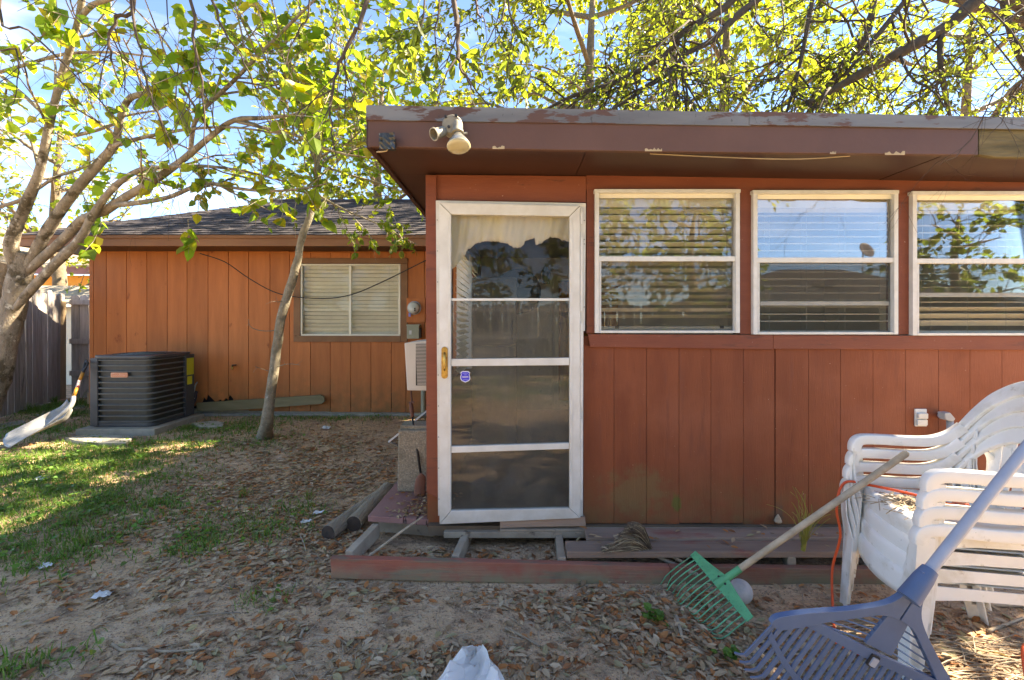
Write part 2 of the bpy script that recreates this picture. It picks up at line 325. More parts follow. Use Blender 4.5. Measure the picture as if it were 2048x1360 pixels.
M['nwall'] = pm('ochre_wall', (.66, .33, .06), (.58, .28, .05), .7); M['nfascia'] = pm('mauve_fascia', (.24, .12, .13), (.2, .1, .11), .6)
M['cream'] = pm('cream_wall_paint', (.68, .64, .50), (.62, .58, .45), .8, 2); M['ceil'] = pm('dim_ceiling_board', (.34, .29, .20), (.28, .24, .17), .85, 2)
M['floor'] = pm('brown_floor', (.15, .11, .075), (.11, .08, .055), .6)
M['fridge'] = pm('brown_cabinet', (.16, .13, .09), (.12, .10, .07), .5); M['curt'] = pm('torn_white_sheet', (.62, .59, .48), (.52, .50, .40), .8, 3, stretch=(1, 1, .4), transl=.25)
M['orcurt'] = pm('orange_curtain', (.62, .24, .05), (.5, .18, .04), .8, 5, stretch=(6, 6, .2))
M['meter'] = pm('meter_glass', (.55, .56, .50), (.45, .46, .4), .15, spec=.6); M['box'] = pm('grey_green_box', (.36, .37, .27), (.3, .31, .22), .5); M['pipe'] = pm('grey_conduit', (.4, .42, .44), (.32, .33, .34), .4)
M['acwhite'] = pm('aged_white_enamel', (.62, .60, .53), (.54, .52, .45), .45, 4, layers=(((.3, .22, .14), 14, .7, .76),))
M['rust'] = pm('rusty_blade', (.22, .10, .065), (.14, .065, .045), .8, 9); M['lamp'] = pm('dusty_lamp_housing', (.27, .255, .205), (.19, .18, .145), .6, 14, layers=(((.17, .15, .12), 14, .6, .66),))
M['bulb'] = pm('reflector_bulb_glass', (.42, .39, .25), (.36, .33, .21), .12, spec=.6); M['bulbside'] = pm('silvered_bulb', (.42, .42, .39), (.34, .34, .31), .25, metal=.8)
M['shield'] = pm('blue_sticker', (.045, .04, .52), (.05, .05, .45), .4, rnd=0); M['shieldw'] = pm('white_print', (.75, .75, .85), rnd=0); M['shieldl'] = pm('pale_blue_print', (.32, .33, .8), rnd=0)
M['insul'] = pm('dark_pipe_insulation', (.03, .032, .045), (.05, .05, .07), .6); M['insulw'] = pm('pale_tape', (.4, .42, .5), rnd=0)
M['rot'] = pm('rotted_mossy_fascia', (.18, .15, .08), (.075, .065, .035), .9, 7, stretch=(.3, 1, 2), bump=1, bscale=20, layers=(((.27, .2, .1), 10, .6, .7, (.3, 1, 2)),))
M['leaf'] = leaf_mat('living_leaf', .62, .42, 1.9)
M['dryleaf'] = leaf_mat('dry_leaf', .12, .75, 1.2)
M['grass'] = leaf_mat('grass_blade', .35, .5, 1.5)

# ------------------------------------------------------------------ ground
YW, YF, YH = 2.87, 2.40, 6.60          # extension wall, its fascia, far house wall
random.seed(7)
def gz(x, y):
    z = .06 * sstep(3.2, 6.2, y) + .012 * noise.noise(V((x * 1.3, y * 1.3, 0))) + .006 * noise.noise(V((x * 5, y * 5, 3)))
    z += .04 * math.exp(-(((x + 1.55) / .35) ** 2 + ((y - 2.75) / .45) ** 2))
    z += .05 * sstep(-1.0, -.9, x) * sstep(2.5, 2.56, y) * (1 - sstep(2.9, 3.0, y)) * (.5 + .5 * noise.noise(V((x * 3, y * 3, 9)))) * (1 - sstep(.3, .5, x))
    if y < .5: z *= sstep(-1, .5, y)
    return z
def ground():
    mb = MB()
    def axis(a, b, fine, far):
        xs = []; x = a
        while x < b: xs.append(x); x += fine
        xs.append(b); lo = []; d = fine; x = a
        while x > -far: d *= 1.5; x -= d; lo.append(max(x, -far))
        hi = []; d = fine; x = b
        while x < far: d *= 1.5; x += d; hi.append(min(x, far))
        return lo[::-1] + xs + hi
    X = axis(-8, 3.2, .05, 500); Y = axis(1.0, 8, .05, 500)
    for y in Y:
        for x in X: mb.v.append(V((x, y, gz(x, y) if abs(x) < 30 and abs(y) < 30 else 0)))
    n = len(X)
    for j in range(len(Y) - 1):
        for i in range(n - 1): a = j * n + i; mb.f.append((a, a + 1, a + n + 1, a + n))
    m = pm('bare_dirt', (.64, .44, .275), (.50, .335, .205), .95, 2.2, .35, .65, bump=3.0, bscale=36, spec=.1, coord='world', rnd=0,
           layers=(((.34, .23, .15), 6, .50, .64), ((.68, .51, .36), 3.5, .58, .72), ((.18, .12, .078), 65, .57, .65), ((.62, .49, .37), 110, .62, .68), ((.2, .135, .085), 24, .58, .68)))
    t = m.node_tree; bs = [n for n in t.nodes if n.type == 'BSDF_PRINCIPLED'][0]; src = bs.inputs['Base Color'].links[0].from_socket   # the lawn further back
    ge = nd(t, 'NewGeometry'); sp = nd(t, 'SeparateXYZ'); t.links.new(ge.outputs['Position'], sp.inputs[0]); mr = nd(t, 'MapRange', i1=-1.6, i2=-2.8); t.links.new(sp.outputs[1], mr.inputs[0])
    f, _ = noise_mask(t, ge.outputs['Position'], 1.1, .36, .6, 8); mu = nd(t, 'Math', _operation='MULTIPLY'); t.links.new(mr.outputs[0], mu.inputs[0]); t.links.new(f, mu.inputs[1])
    mg = nd(t, 'MixRGB', i2=(.15, .19, .06, 1)); t.links.new(mu.outputs[0], mg.inputs[0]); t.links.new(src, mg.inputs[1]); t.links.new(mg.outputs[0], bs.inputs['Base Color'])
    o = mb.build('ground', m, smooth=True); structure(o); o['label'] = 'bare grey brown dirt of the back yard'; return o
GROUND = ground()

# ------------------------------------------------------------------ near house extension
EXT = thing('house_extension', 'reddish brown flat-roofed house extension with white storm door and three windows', 'building', (px(850, HY, YW).x, YW, .12))
def slabp(name, mat, parent, pix, Y, t, bevel=.003, smooth=False, label=None): return MB().slab(pix, Y, t).build(name, mat, parent, bevel=bevel, smooth=smooth, label=label)
def rectp(name, mat, parent, u0, v0, u1, v1, Y, t, bevel=.003, label=None): return slabp(name, mat, parent, [(u0, v0), (u1, v0), (u1, v1), (u0, v1)], Y, t, bevel, label=label)
RE = 2480                                # right end of the extension in pixels at the wall plane
us = [1167, 1228, 1293, 1358, 1422, 1487, 1550, 1617, 1681, 1746, 1811, 1877, 1940, 2004] + [2069 + 65 * i for i in range(7)]
def spot(mat, c, rx, rz, colr, amt, sc_=14):          # a stain with its own outline on the wall
    t = mat.node_tree; bs = [n for n in t.nodes if n.type == 'BSDF_PRINCIPLED'][0]; src = bs.inputs['Base Color'].links[0].from_socket; ln = t.links.new
    g = nd(t, 'NewGeometry'); sb = nd(t, 'VectorMath', _operation='SUBTRACT'); sb.inputs[1].default_value = c; ln(g.outputs['Position'], sb.inputs[0]); ml = nd(t, 'VectorMath', _operation='MULTIPLY'); ml.inputs[1].default_value = (1 / rx, .2, 1 / rz); ln(sb.outputs[0], ml.inputs[0])
    le = nd(t, 'VectorMath', _operation='LENGTH'); ln(ml.outputs[0], le.inputs[0]); _, raw = noise_mask(t, g.outputs['Position'], sc_, 0, 1, 6); sm = nd(t, 'MapRange', i1=.3, i2=.7, i3=-.45, i4=.45); ln(raw, sm.inputs[0]); ad = nd(t, 'Math', _operation='ADD'); ln(le.outputs['Value'], ad.inputs[0]); ln(sm.outputs[0], ad.inputs[1])
    mr = nd(t, 'MapRange', i1=1.0, i2=.55, i3=0.0, i4=amt); ln(ad.outputs[0], mr.inputs[0]); mm = nd(t, 'MixRGB', i2=rgba(colr)); ln(mr.outputs[0], mm.inputs[0]); ln(src, mm.inputs[1]); ln(mm.outputs[0], bs.inputs['Base Color'])
spot(M['red'], px(1353, 1008, YW), .035, .075, (.10, .12, .03), .8, 20); spot(M['red'], px(1270, 985, YW), .22, .16, (.17, .12, .055), .6); spot(M['red'], px(1555, 1030, YW), .05, .07, (.10, .08, .06), .7); spot(M['red'], px(1720, 870, YW), .2, .25, (.22, .075, .045), .5)
random.seed(3)
for a, b in zip(us[:-1], us[1:]):
    if b > RE: break
    ga, gb = (1.3 if a == 1550 else .35), (1.0 if b == 1550 else .35)
    rectp('siding_board', M['red'], EXT, a + ga, 690, b - gb, 1047 + random.uniform(-1, 2), YW + random.uniform(-.0008, .0008), .014, .0012)
rectp('wall_sheathing', M['red'], EXT, 1166, 672, RE, 1044, YW + .0115, .09, 0)
slabp('corner_trim', M['redtrim'], EXT, [(851, 349), (872, 350), (877, 998), (853, 985)], YW - .03, .05)
slabp('door_header', M['redtrim'], EXT, [(870, 349), (1172, 352), (1172, 405), (870, 401)], YW - .008, .02)
slabp('header_trim', M['redtrim'], EXT, [(1172.5, 350), (RE, 358), (RE, 384), (1172.5, 380)], YW - .006, .018)
rectp('window_post', M['redtrim'], EXT, 1173, 379.5, 1189.5, 667, YW - .004, .1)
for a, b in ((1480.5, 1506.5), (1797.5, 1825.5), (2117.5, 2146)): rectp('window_post', M['redtrim'], EXT, a, 381, b, 669, YW - .004, .1)
rectp('wall_sheathing', M['red'], EXT, 2434, 380, RE, 670, YW, .1)
slabp('sill_board', M['redtrim'], EXT, [(1176, 668), (1546, 670), (1546, 699), (1180, 694)], YW - .02, .028)
slabp('sill_board', M['redtrim'], EXT, [(1546.6, 670), (RE, 674), (RE, 702), (1546.6, 698)], YW - .018, .028)
# fascia, flashing, soffit, roof
def fz(u, which):                        # photo row of the fascia lines at column u
    t = (u - 732) / (2048 - 732)
    return {'ft': lerp(210, 235, t), 'fm': lerp(240, 258, t), 'fb': lerp(293, 313, t)}[which]
UE = 2320
slabp('fascia_board', M['fascia'], EXT, [(736, fz(736, 'fm') - 4), (1956, fz(1956, 'fm') - 4), (1956, fz(1956, 'fb') - 2), (1300, fz(1300, 'fb') + 1), (736, fz(736, 'fb'))], YF, .03)
slabp('fascia_board', M['rot'], EXT, [(1958, fz(1958, 'fm') - 4), (UE, fz(UE, 'fm') - 4), (UE, fz(UE, 'fb')), (1990, fz(1990, 'fb') + 2), (1958, fz(1958, 'fb') - 3)], YF + .006, .03, label='rotted mossy end of the fascia')
slabp('metal_flashing', M['flash'], EXT, [(732, 210), (1502, fz(1502, 'ft')), (1502, fz(1502, 'fm') + 1), (732, 240)], YF - .008, .008, .001)
slabp('metal_flashing', M['flash'], EXT, [(1499, fz(1499, 'ft') - 2), (UE, fz(UE, 'ft')), (UE, fz(UE, 'fm') + 1), (1499, fz(1499, 'fm') - 1)], YF - .011, .008, .001)
zl = px(732, 293, YF).z; zr = px(UE, fz(UE, 'fb'), YF).z; xl = px(732, 0, YF).x; xr = px(UE, 0, YF).x
def zs(x): return lerp(zl, zr, (x - xl) / (xr - xl))
def quadslab(name, mat, x0, x1, y0, y1, dz, th, rise=0, bevel=.002):
    p = [V((x0, y0, zs(x0) + dz)), V((x1, y0, zs(x1) + dz)), V((x1, y1, zs(x1) + dz + rise)), V((x0, y1, zs(x0) + dz + rise))]
    return MB().prism(p, (0, 0, th)).build(name, mat, EXT, bevel=bevel)
xseam = px(1176, 0, YF).x; xs2 = px(1900, 0, YF).x
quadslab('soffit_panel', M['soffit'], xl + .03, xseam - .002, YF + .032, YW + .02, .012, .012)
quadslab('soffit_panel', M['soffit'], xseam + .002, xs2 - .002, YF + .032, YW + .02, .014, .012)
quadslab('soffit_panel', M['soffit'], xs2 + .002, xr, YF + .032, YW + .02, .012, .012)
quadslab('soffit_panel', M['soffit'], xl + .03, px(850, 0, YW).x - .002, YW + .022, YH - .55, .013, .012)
MB().prism([V((xl, YF + .004, zl - .005)), V((xl + .028, YF + .004, zl - .005)), V((xl + .028, YF + .004, zl + .16)), V((xl, YF + .004, zl + .16))], (0, YH - .6 - YF, 0)).build('side_fascia', M['soffit'], EXT, bevel=.002)
quadslab('roof', M['shingle'], xl - .002, xr, YF + .002, YH, .185, .02, .0)
# white paint chips along the fascia's lower edge
random.seed(12)
for u, wd in ((985, 24), (1290, 34), (1770, 40), (1660, 12)):
    n = 9; top = [(u + wd * i / n, fz(u, 'fb') - random.uniform(1, 7)) for i in range(n + 1)]
    slabp('bare_chip', M['strawlt'], EXT, [(u, fz(u, 'fb') + 1)] + top + [(u + wd, fz(u, 'fb') + 1)], YF - .0015, .001, 0)
# storm door
JM = empty('storm_door', px(1020, 1045, YW - .05), EXT)
YD = YW - .055
# fixed outer frame
slabp('outer_frame', M['white'], JM, [(871.5, 401), (882, 402), (884, 1030), (876, 1032)], YW - .035, .03)
slabp('outer_frame', M['white'], JM, [(871.5, 400.5), (1172, 406), (1172, 412), (871.5, 407)], YW - .037, .03)
slabp('outer_frame', M['white'], JM, [(1160, 408), (1172, 408.5), (1170, 662), (1160, 662)], YW - .032, .03)
slabp('outer_frame', M['white'], JM, [(1158, 662.5), (1167, 662.5), (1166, 1037), (1158, 1037)], YW - .030, .03)
# door leaf: mitred stiles and rails
leafp = [('stile', [(878, 405), (902, 429), (902, 1021), (879, 1049)]), ('stile', [(1160, 412), (1161, 1036), (1139, 1016), (1139, 433)]),
         ('rail', [(878.6, 404.4), (1159.4, 411.4), (1138.6, 432.4), (902.6, 428.4)]), ('rail', [(879.6, 1048.8), (902.6, 1021.6), (1138.6, 1016.4), (1160.4, 1036.4)]),
         ('rail', [(902.6, 718), (1138.4, 715.5), (1138.4, 730.5), (902.6, 732.5)]), ('rail', [(902.6, 893), (1138.4, 886), (1138.4, 898), (902.6, 906)])]
for nme, p in leafp: slabp(nme, M['white'], JM, p, YD - .004, .032, .003)
for uu, v0, v1 in ((898.5, 434, 1016), (1142.5, 437, 1012)): rectp('glazing_bead', M['white'], JM, uu - 2.5, v0, uu + 2.5, v1, YD - .009, .006, .0015)
rectp('glazing_bead', M['winwhite'], JM, 902.6, 596.5, 1138.4, 601.5, YD + .003, .014, .002)
rectp('pane', M['glasstop'], JM, 901, 427, 1140, 597, YD + .012, .003, 0)
rectp('pane', M['glassdoor'], JM, 901, 600, 1140, 719, YD + .008, .003, 0)
slabp('pane', M['glassdoor'], JM, [(901, 731), (1140, 729), (1140, 888), (901, 895)], YD + .012, .003, 0)
slabp('pane', M['glassdoor'], JM, [(901, 905), (1140, 897), (1140, 1018), (901, 1023)], YD + .012, .003, 0)
for v0, v1 in ((425, 448), (474, 622), (646, 815), (838, 1000)): rectp('hinge_leaf', M['winwhite'], JM, 1161, v0, 1165.5, v1, YD - .007, .012, .001)
for v in range(440, 1020, 62): MB().lathe([(.003, 0), (.003, .002), (.001, .003)], 8, Matrix.Translation(px(874.5 + (v - 440) * .006, v, YW - .036)) @ Matrix.Rotation(R(90), 4, 'X')).build('screw', M['blackm'], JM)
for v in (441, 479, 488, 614): MB().lathe([(.003, 0), (.003, .002), (.001, .003)], 8, Matrix.Translation(px(1168.5, v, YW - .033)) @ Matrix.Rotation(R(90), 4, 'X')).build('screw', M['blackm'], JM)
# brass handle
h = MB(); pl = []
for i in range(24):
    a = 2 * math.pi * i / 24; cu, cv = math.cos(a), math.sin(a); pl.append((889 + 6.5 * cu, (700 if cv < 0 else 751) + 6.5 * cv))
h.slab(pl, YD - .010, .006); HB = h.build('handle_plate', M['brass'], JM, bevel=.0015)
MB().tube(smooth_path([px(889, 706, YD - .01), px(889, 712, YD - .035), px(889, 728, YD - .04), px(889, 738, YD - .036), px(889, 741, YD - .012)], 4), [.006, .0065, .007, .007, .005], 8).build('door_pull', M['brass'], JM, smooth=True)
# security sticker, blue shield with white border
def shield(sx, Y, mat, par, name):
    base = [(-.62, -1), (.55, -1), (.98, -.72), (.82, -.45), (.95, .05), (.98, .45), (.7, .75), (0, 1), (-.7, .72), (-.95, .4), (-.98, .0), (-.82, -.45), (-.98, -.72)]
    return MB().slab([(930.5 + x * sx, 753.5 + y * sx * 1.12) for x, y in base], Y, .0004).build(name, mat, par)
SH = shield(10.2, YD + .0108, M['shieldw'], JM, 'sticker')
shield(8.7, YD + .0102, M['shield'], SH, 'sticker_field')
random.seed(5)
for vv, hw, mt, hh in ((746.5, 5.2, 'shieldl', .8), (749.8, 2.0, 'shieldl', .8), (754, 6.2, 'shieldw', 1.3), (759.6, 4.8, 'shieldl', .8)):
    mb = MB(); x = -hw
    while x < hw:
        wv = random.uniform(.6, 1.1); mb.rect(930.5 + x, vv - hh, 930.5 + x + wv, vv + hh * random.uniform(.6, 1), YD + .0098, .0003); x += wv + .35
    mb.build('print_line', M[mt], SH)
# threshold board under the door
slabp('threshold', M['plank'], EXT, [(1000, 1038), (1170, 1034), (1172, 1052), (1000, 1056)], YW - .045, .08)
# windows
def window(u0, v0, u1, v1, openv=None):
    W = empty('window', px((u0 + u1) / 2, v1, YW), EXT); wm = M['winwhite']; y = YW - .034; vm = v0 + (v1 - v0) * .472
    rectp('frame', wm, W, u0 - 1, v0, u1 + 1.5, v0 + 7, y - .006, .05, .002)
    rectp('frame', wm, W, u0, v0 + 7.3, u0 + 8.5, v1, y, .05, .002); rectp('frame', wm, W, u1 - 8.5, v0 + 7.3, u1, v1, y, .05, .002)
    rectp('frame', wm, W, u0 + 8.7, v1 - 5, u1 - 8.7, v1, y + .004, .05, .002)
    rectp('head_jamb', M['slat'], W, u0 + 8.7, v0 + 7.3, u1 - 8.7, v0 + 18, y + .022, .03, .001)
    rectp('meeting_rail', wm, W, u0 + 8, vm - 1.5, u1 - 8, vm + 8.5, y + .006, .035, .002)
    rectp('pane', M['glassmid' if openv == 603 else 'glassup'], W, u0 + 8, v0 + 17, u1 - 8, vm, y + .028, .003, 0)
    rectp('sash_stile', wm, W, u0 + 8.7, vm + 8.7, u0 + 12.5, v1 - 5.2, y + .014, .02, .001); rectp('sash_stile', wm, W, u1 - 12.5, vm + 8.7, u1 - 8.7, v1 - 5.2, y + .014, .02, .001)
    rectp('pane', M['glass'], W, u0 + 12, vm + 8, u1 - 12, openv or v1 - 5, y + .034, .003, 0)
    rectp('screen', M['screen'], W, u0 + 12, vm + 8, u1 - 12, v1 - 5, y + .028, .0008, 0)
    if openv: rectp('lower_sash_rail', wm, W, u0 + 12.8, openv - 1, u1 - 12.8, openv + 8, y + .036, .02, .0015)
    else:
        rectp('lower_sash_rail', wm, W, u0 + 12.8, v1 - 13, u1 - 12.8, v1 - 5.4, y + .038, .018, .0015)
        for uu in (u0 + 40, u1 - 40): rectp('sash_latch', M['dark'], W, uu, v1 - 14.5, uu + 8, v1 - 9, y + .0365, .008, .001)
    # wooden jamb reveal inside
    for a in (u0 + 1, u1 - 4): rectp('inner_jamb', M['cream'], W, a, v0 + 8, a + 3, v1 - 2, y + .052, .14, 0)
    return W
WINS = [(1190, 378, 1480, 666, None), (1507, 380, 1797, 669, 603), (1826, 382, 2117, 671, 586), (2146, 384, 2434, 673, None)]
for a in WINS: window(*a)
def blind(u0, u1, v0, v1, Y, slats, label, wdt=.05, valance=18, loose=0, seed=1, head=True, cords=(.08, .34, .61, .9)):
    """slats: list of (row, tilt degrees, sag)"""
    rg = random.Random(seed); x0 = px(u0, 0, Y).x; x1 = px(u1, 0, Y).x; zt = px(0, v0, Y).z; zb = px(0, v1, Y).z
    B = thing('window_blind', label, 'blind', ((x0 + x1) / 2, Y, zb), 'window blinds')
    MB().box2((x0, Y - .03, zt - valance * Y / F), (x1, Y + .03, zt)).build('headrail', M['slat'], B, bevel=.003)
    for v, tilt, sk in slats:
        z = px(0, v, Y).z; Mx = Matrix.Rotation(R(sk), 3, 'Y') @ Matrix.Rotation(R(tilt + rg.uniform(-loose, loose)), 3, 'X')
        MB().box(((x0 + x1) / 2, Y, z), (x1 - x0 - .012, wdt, .0032), Mx).build('slat', M['slat'], B)
    for c in cords:
        x = lerp(x0, x1, c)
        for dy in (-.027, .027): MB().tube([(x, Y + dy, zt - .02), (x, Y + dy, zb)], .0011, 4).build('ladder_cord', M['cord'], B)
    zz = px(0, v1, Y).z; MB().box(((x0 + x1) / 2, Y, zz), (x1 - x0 - .01, wdt, .018)).build('bottom_rail', M['slat'], B, bevel=.002)
YB = YW + .062
sc1 = YB / YW
def ub(u): return CX + (u - CX) / sc1    # same ray on the blind plane seen through the window plane is just u
blind(1193, 1478, 398, 655, YB, [(410 + 13.1 * i, -24, 0) for i in range(18)], 'cream slatted blind lowered behind the window beside the storm door', loose=3, seed=2)
blind(1511, 1794, 400, 664, YB, [(411, -20, 0), (420, -30, 0)] + [(432 + 14 * i, 3, 0) for i in range(16)], 'cream blind with nearly flat open slats behind the middle window', loose=2, seed=3)
blind(1830, 2113, 404, 664, YB, [(420, -62, 0), (452, 4, 0), (466, 3, 0), (480, 6, 0), (494, 5, .4), (512, -4, 0), (545, 4, -1), (560, 3, -.6), (575, 5, .5), (590, 3, 0), (604, 4, 0), (618, -25, 0), (632, -35, 0), (646, -40, 0)], 'cream blind with uneven bunched slats behind the window over the stacked chairs', loose=3, seed=4)
blind(2150, 2430, 406, 664, YB, [(420 + 13.5 * i, -14, 0) for i in range(17)], 'cream slatted blind behind the window past the chair stack', loose=3, seed=5)
# room inside: walls, ceiling, floor
XS = px(851, 0, YW).x
XR_ = px(RE, 0, YW).x
zc = 2.34
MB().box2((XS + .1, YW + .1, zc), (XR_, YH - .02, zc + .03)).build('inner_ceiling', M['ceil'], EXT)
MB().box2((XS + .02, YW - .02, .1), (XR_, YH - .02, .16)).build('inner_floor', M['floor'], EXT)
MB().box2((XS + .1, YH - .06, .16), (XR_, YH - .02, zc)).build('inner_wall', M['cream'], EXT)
MB().box2((XR_ - .1, YW + .1, .16), (XR_ - .001, YH - .06, 2.42)).build('inner_wall', M['cream'], EXT)
# side wall with its window opening (daylight enters there)
sy0, sy1, sz0, sz1 = 3.45, 5.35, 1.0, 2.05
xa, xb = XS + .012, XS + .1
for a, b in (((xa, YW + .03, .1), (xb, sy0, 2.36)), ((xa, sy1, .1), (xb, YH - .02, 2.36)), ((xa, sy0, .1), (xb, sy1, sz0)), ((xa, sy0, sz1), (xb, sy1, 2.36))):
    MB().box2(a, b).build('side_wall', M['red'], EXT)
y = YW + .05
while y < YH - .1:
    y2 = min(y + .203, YH - .03)
    for a, b in ((.12, sz0), (sz1, 2.36)) if (y > sy0 - .2 and y < sy1) else ((.12, 2.36),):
        MB().box2((XS, y + .002, a), (XS + .011, y2 - .002, b)).build('siding_board', M['red'], EXT, bevel=.002)
    y = y2
# side blind seen through the door
def side_blind():
    xx = XS + .13; B = thing('window_blind', 'tilted cream blind on the side window seen through the storm door glass', 'blind', (xx, (sy0 + sy1) / 2, sz0), 'window blinds')
    for (ya, yb) in ((3.5, 4.2), (4.3, 5.3)):
        MB().box2((xx - .02, ya, sz1 - .05), (xx + .02, yb, sz1 + .02)).build('headrail', M['slat'], B)
        for i in range(20):
            z = sz0 + .05 + i * .05
            MB().box((xx, (ya + yb) / 2, z), (.05, yb - ya, .003), Matrix.Rotation(R(38), 3, 'Y')).build('slat', M['slat'], B)
    MB().box2((xa + .02, 4.22, sz0), (xx + .04, 4.28, sz1)).build('mullion', M['winwhite'], B)
side_blind()
# torn sheet at the top of the door opening
random.seed(21)
yc = YW + .03
prof = [(896, 548), (905, 538), (915, 528), (925, 516), (935, 500), (945, 492), (955, 487), (965, 484), (975, 482), (985, 483), (995, 482), (1005, 484), (1015, 488), (1026, 494), (1034, 497), (1048, 490), (1049, 482), (1060, 478), (1069, 475), (1072, 490), (1080, 488), (1090, 480), (1100, 474), (1112, 475), (1124, 480), (1136, 482), (1148, 485)]
low = []
for (a, b), (c, d) in zip(prof[:-1], prof[1:]):
    for k in range(4): low.append((lerp(a, c, k / 4) , lerp(b, d, k / 4) + random.uniform(-1.6, 1.6)))
low.append(prof[-1])
sh = MB(); top = 412
b0 = len(sh.v); n = len(low)
for i, (u, v) in enumerate(low):
    for k in range(6):
        t = k / 5; p = px(u, lerp(top, v, t), yc); p.y += .012 * math.sin(u * .09) * t + .006 * math.sin(u * .31 + k); sh.v.append(p)
for i in range(n - 1):
    for k in range(5): a = i * 6 + k; sh.f.append((a, a + 1, a + 7, a + 6))
tag(sh.build('torn_sheet', M['curt'], smooth=True, solid=.002), 'torn white sheet with a ragged lower edge hanging inside the storm door', 'sheet')
# things in the room behind the door
fx0, fx1 = px(944, 0, 4.6).x, px(1034, 0, 4.6).x
FR = thing('cabinet', 'dark brown tall cabinet standing in the room behind the storm door', 'cabinet', ((fx0 + fx1) / 2, 4.8, .16))
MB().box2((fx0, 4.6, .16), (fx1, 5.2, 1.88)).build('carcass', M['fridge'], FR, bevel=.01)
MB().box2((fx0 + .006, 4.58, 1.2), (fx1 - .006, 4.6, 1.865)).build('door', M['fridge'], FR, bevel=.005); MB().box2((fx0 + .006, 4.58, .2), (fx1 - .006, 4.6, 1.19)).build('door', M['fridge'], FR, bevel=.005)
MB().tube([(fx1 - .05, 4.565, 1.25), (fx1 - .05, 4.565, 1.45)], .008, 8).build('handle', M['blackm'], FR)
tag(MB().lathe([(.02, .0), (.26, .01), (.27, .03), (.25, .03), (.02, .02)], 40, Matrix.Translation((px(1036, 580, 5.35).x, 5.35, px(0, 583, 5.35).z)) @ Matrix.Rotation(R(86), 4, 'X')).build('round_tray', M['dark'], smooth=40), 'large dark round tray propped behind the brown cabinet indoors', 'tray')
LN = thing('wall_lantern', 'black wall lantern on the cream inner wall behind the storm door', 'lantern', px(1092, 570, YH - .06))
lx, ly, lz = px(1092, 552, YH - .2)
MB().lathe([(.05, -.10), (.065, .06), (.07, .065), (.02, .13), (.012, .15)], 6, Matrix.Translation((lx, ly, lz))).build('lantern_cage', M['blackm'], LN)
MB().lathe([(.035, -.11), (.05, -.10)], 6, Matrix.Translation((lx, ly, lz))).build('lantern_base', M['blackm'], LN)
MB().tube([(lx, ly, lz + .14), (lx, ly + .08, lz + .17), (lx, YH - .065, lz + .1)], .01, 6).build('bracket', M['blackm'], LN)
DO = thing('inner_door', 'wooden inner door frame hung with an orange curtain indoors', 'door', px(1150, 800, YH - .07))
dx0 = px(1114, 0, YH - .07).x
MB().box2((dx0 - .06, YH - .09, .16), (dx0, YH - .062, 2.08)).build('door_casing', M['cream'], DO, bevel=.004); MB().box2((dx0, YH - .09, 2.02), (dx0 + .9, YH - .062, 2.08)).build('door_casing', M['cream'], DO, bevel=.004)
MB().grid(lambda a, b: (dx0 + .02 + a * .85, YH - .10 + .015 * math.sin(a * 50), .3 + b * 1.7), 80, 2).build('curtain', M['orcurt'], DO, smooth=True, solid=.002)

# ------------------------------------------------------------------ far house
HX0 = px(178, 0, YH).x
HOUSE = thing('house', 'orange brown board-sided house with a grey shingled hip roof', 'building', (HX0 / 2, YH, .1))
gr = [178, 186.5, 212.5, 253, 293.5, 334.5, 374, 416, 457, 497, 540, 579, 621, 660.5, 701.5, 742, 783, 812, 849, 890, 931, 948]
random.seed(9)
WU0, WV0, WU1, WV1 = 601, 528, 801, 671      # far window glass area
for a, b in zip(gr[:-1], gr[1:]):
    bot = 816 + random.uniform(-1, 2) + (b - 178) * .015
    if b > 592 and a < 812:
        rectp('siding_board', M['orange'], HOUSE, a + .5, 505, b - .5, 519, YH + random.uniform(-.002, .002), .016, .003)
        if a < 592: rectp('siding_board', M['orange'], HOUSE, a + .5, 519.4, 590, 683, YH, .016, .003)
        rectp('siding_board', M['orange'], HOUSE, a + .5, 684 if a > 592 else 683.4, b - .5, bot, YH + random.uniform(-.002, .002), .016, .003)
        continue
    pts = [(a + .5, 500), (b - .5, 500), (b - .5, bot), (a + .5, bot)]
    if a == 416: pts = [(a + .5, 500), (b - .5, 500), (b - .5, 800), (452, 796), (446, 803), (440, 799), (433, 806), (a + 8, 797), (a + .5, 790)]
    if a == 374: pts = [(a + .5, 500), (b - .5, 500), (b - .5, 788), (412, 800), (408, 794), (404, 804), (a + .5, bot)]
    if a == 457: pts = [(a + .5, 500), (b - .5, 500), (b - .5, bot), (470, bot), (466, 797), (460, 790), (a + .5, 794)]
    slabp('siding_board', M['orange'], HOUSE, pts, YH + random.uniform(-.003, .003), .016, .003)
for (a, b, c, d) in ((179, 500, 588, 786), (588, 500, 814, 520), (588, 680, 814, 786), (812, 500, 948, 816)): rectp('wall_sheathing', M['insul'] if False else M['orange'], HOUSE, a, b, c, d, YH + .017, .08, 0)
rectp('wall_sheathing', M['dark'], HOUSE, 179, 786.5, 812, 818, YH + .06, .05, 0)
# left side wall of the house
MB().box2((HX0, YH + .1, .1), (HX0 + .1, 11, 2.42)).build('side_wall', M['orange'], HOUSE)
MB().box2((HX0 + .02, YH + .03, -.1), (px(948, 0, YH).x, YH + .4, px(0, 818, YH).z)).build('foundation', M['concrete'], HOUSE, bevel=.01)
MB().box2((HX0 + .3, YH - .03, -.1), (px(900, 0, YH).x, YH + .02, px(0, 826, YH).z)).build('foundation', M['concrete'], HOUSE, bevel=.01)
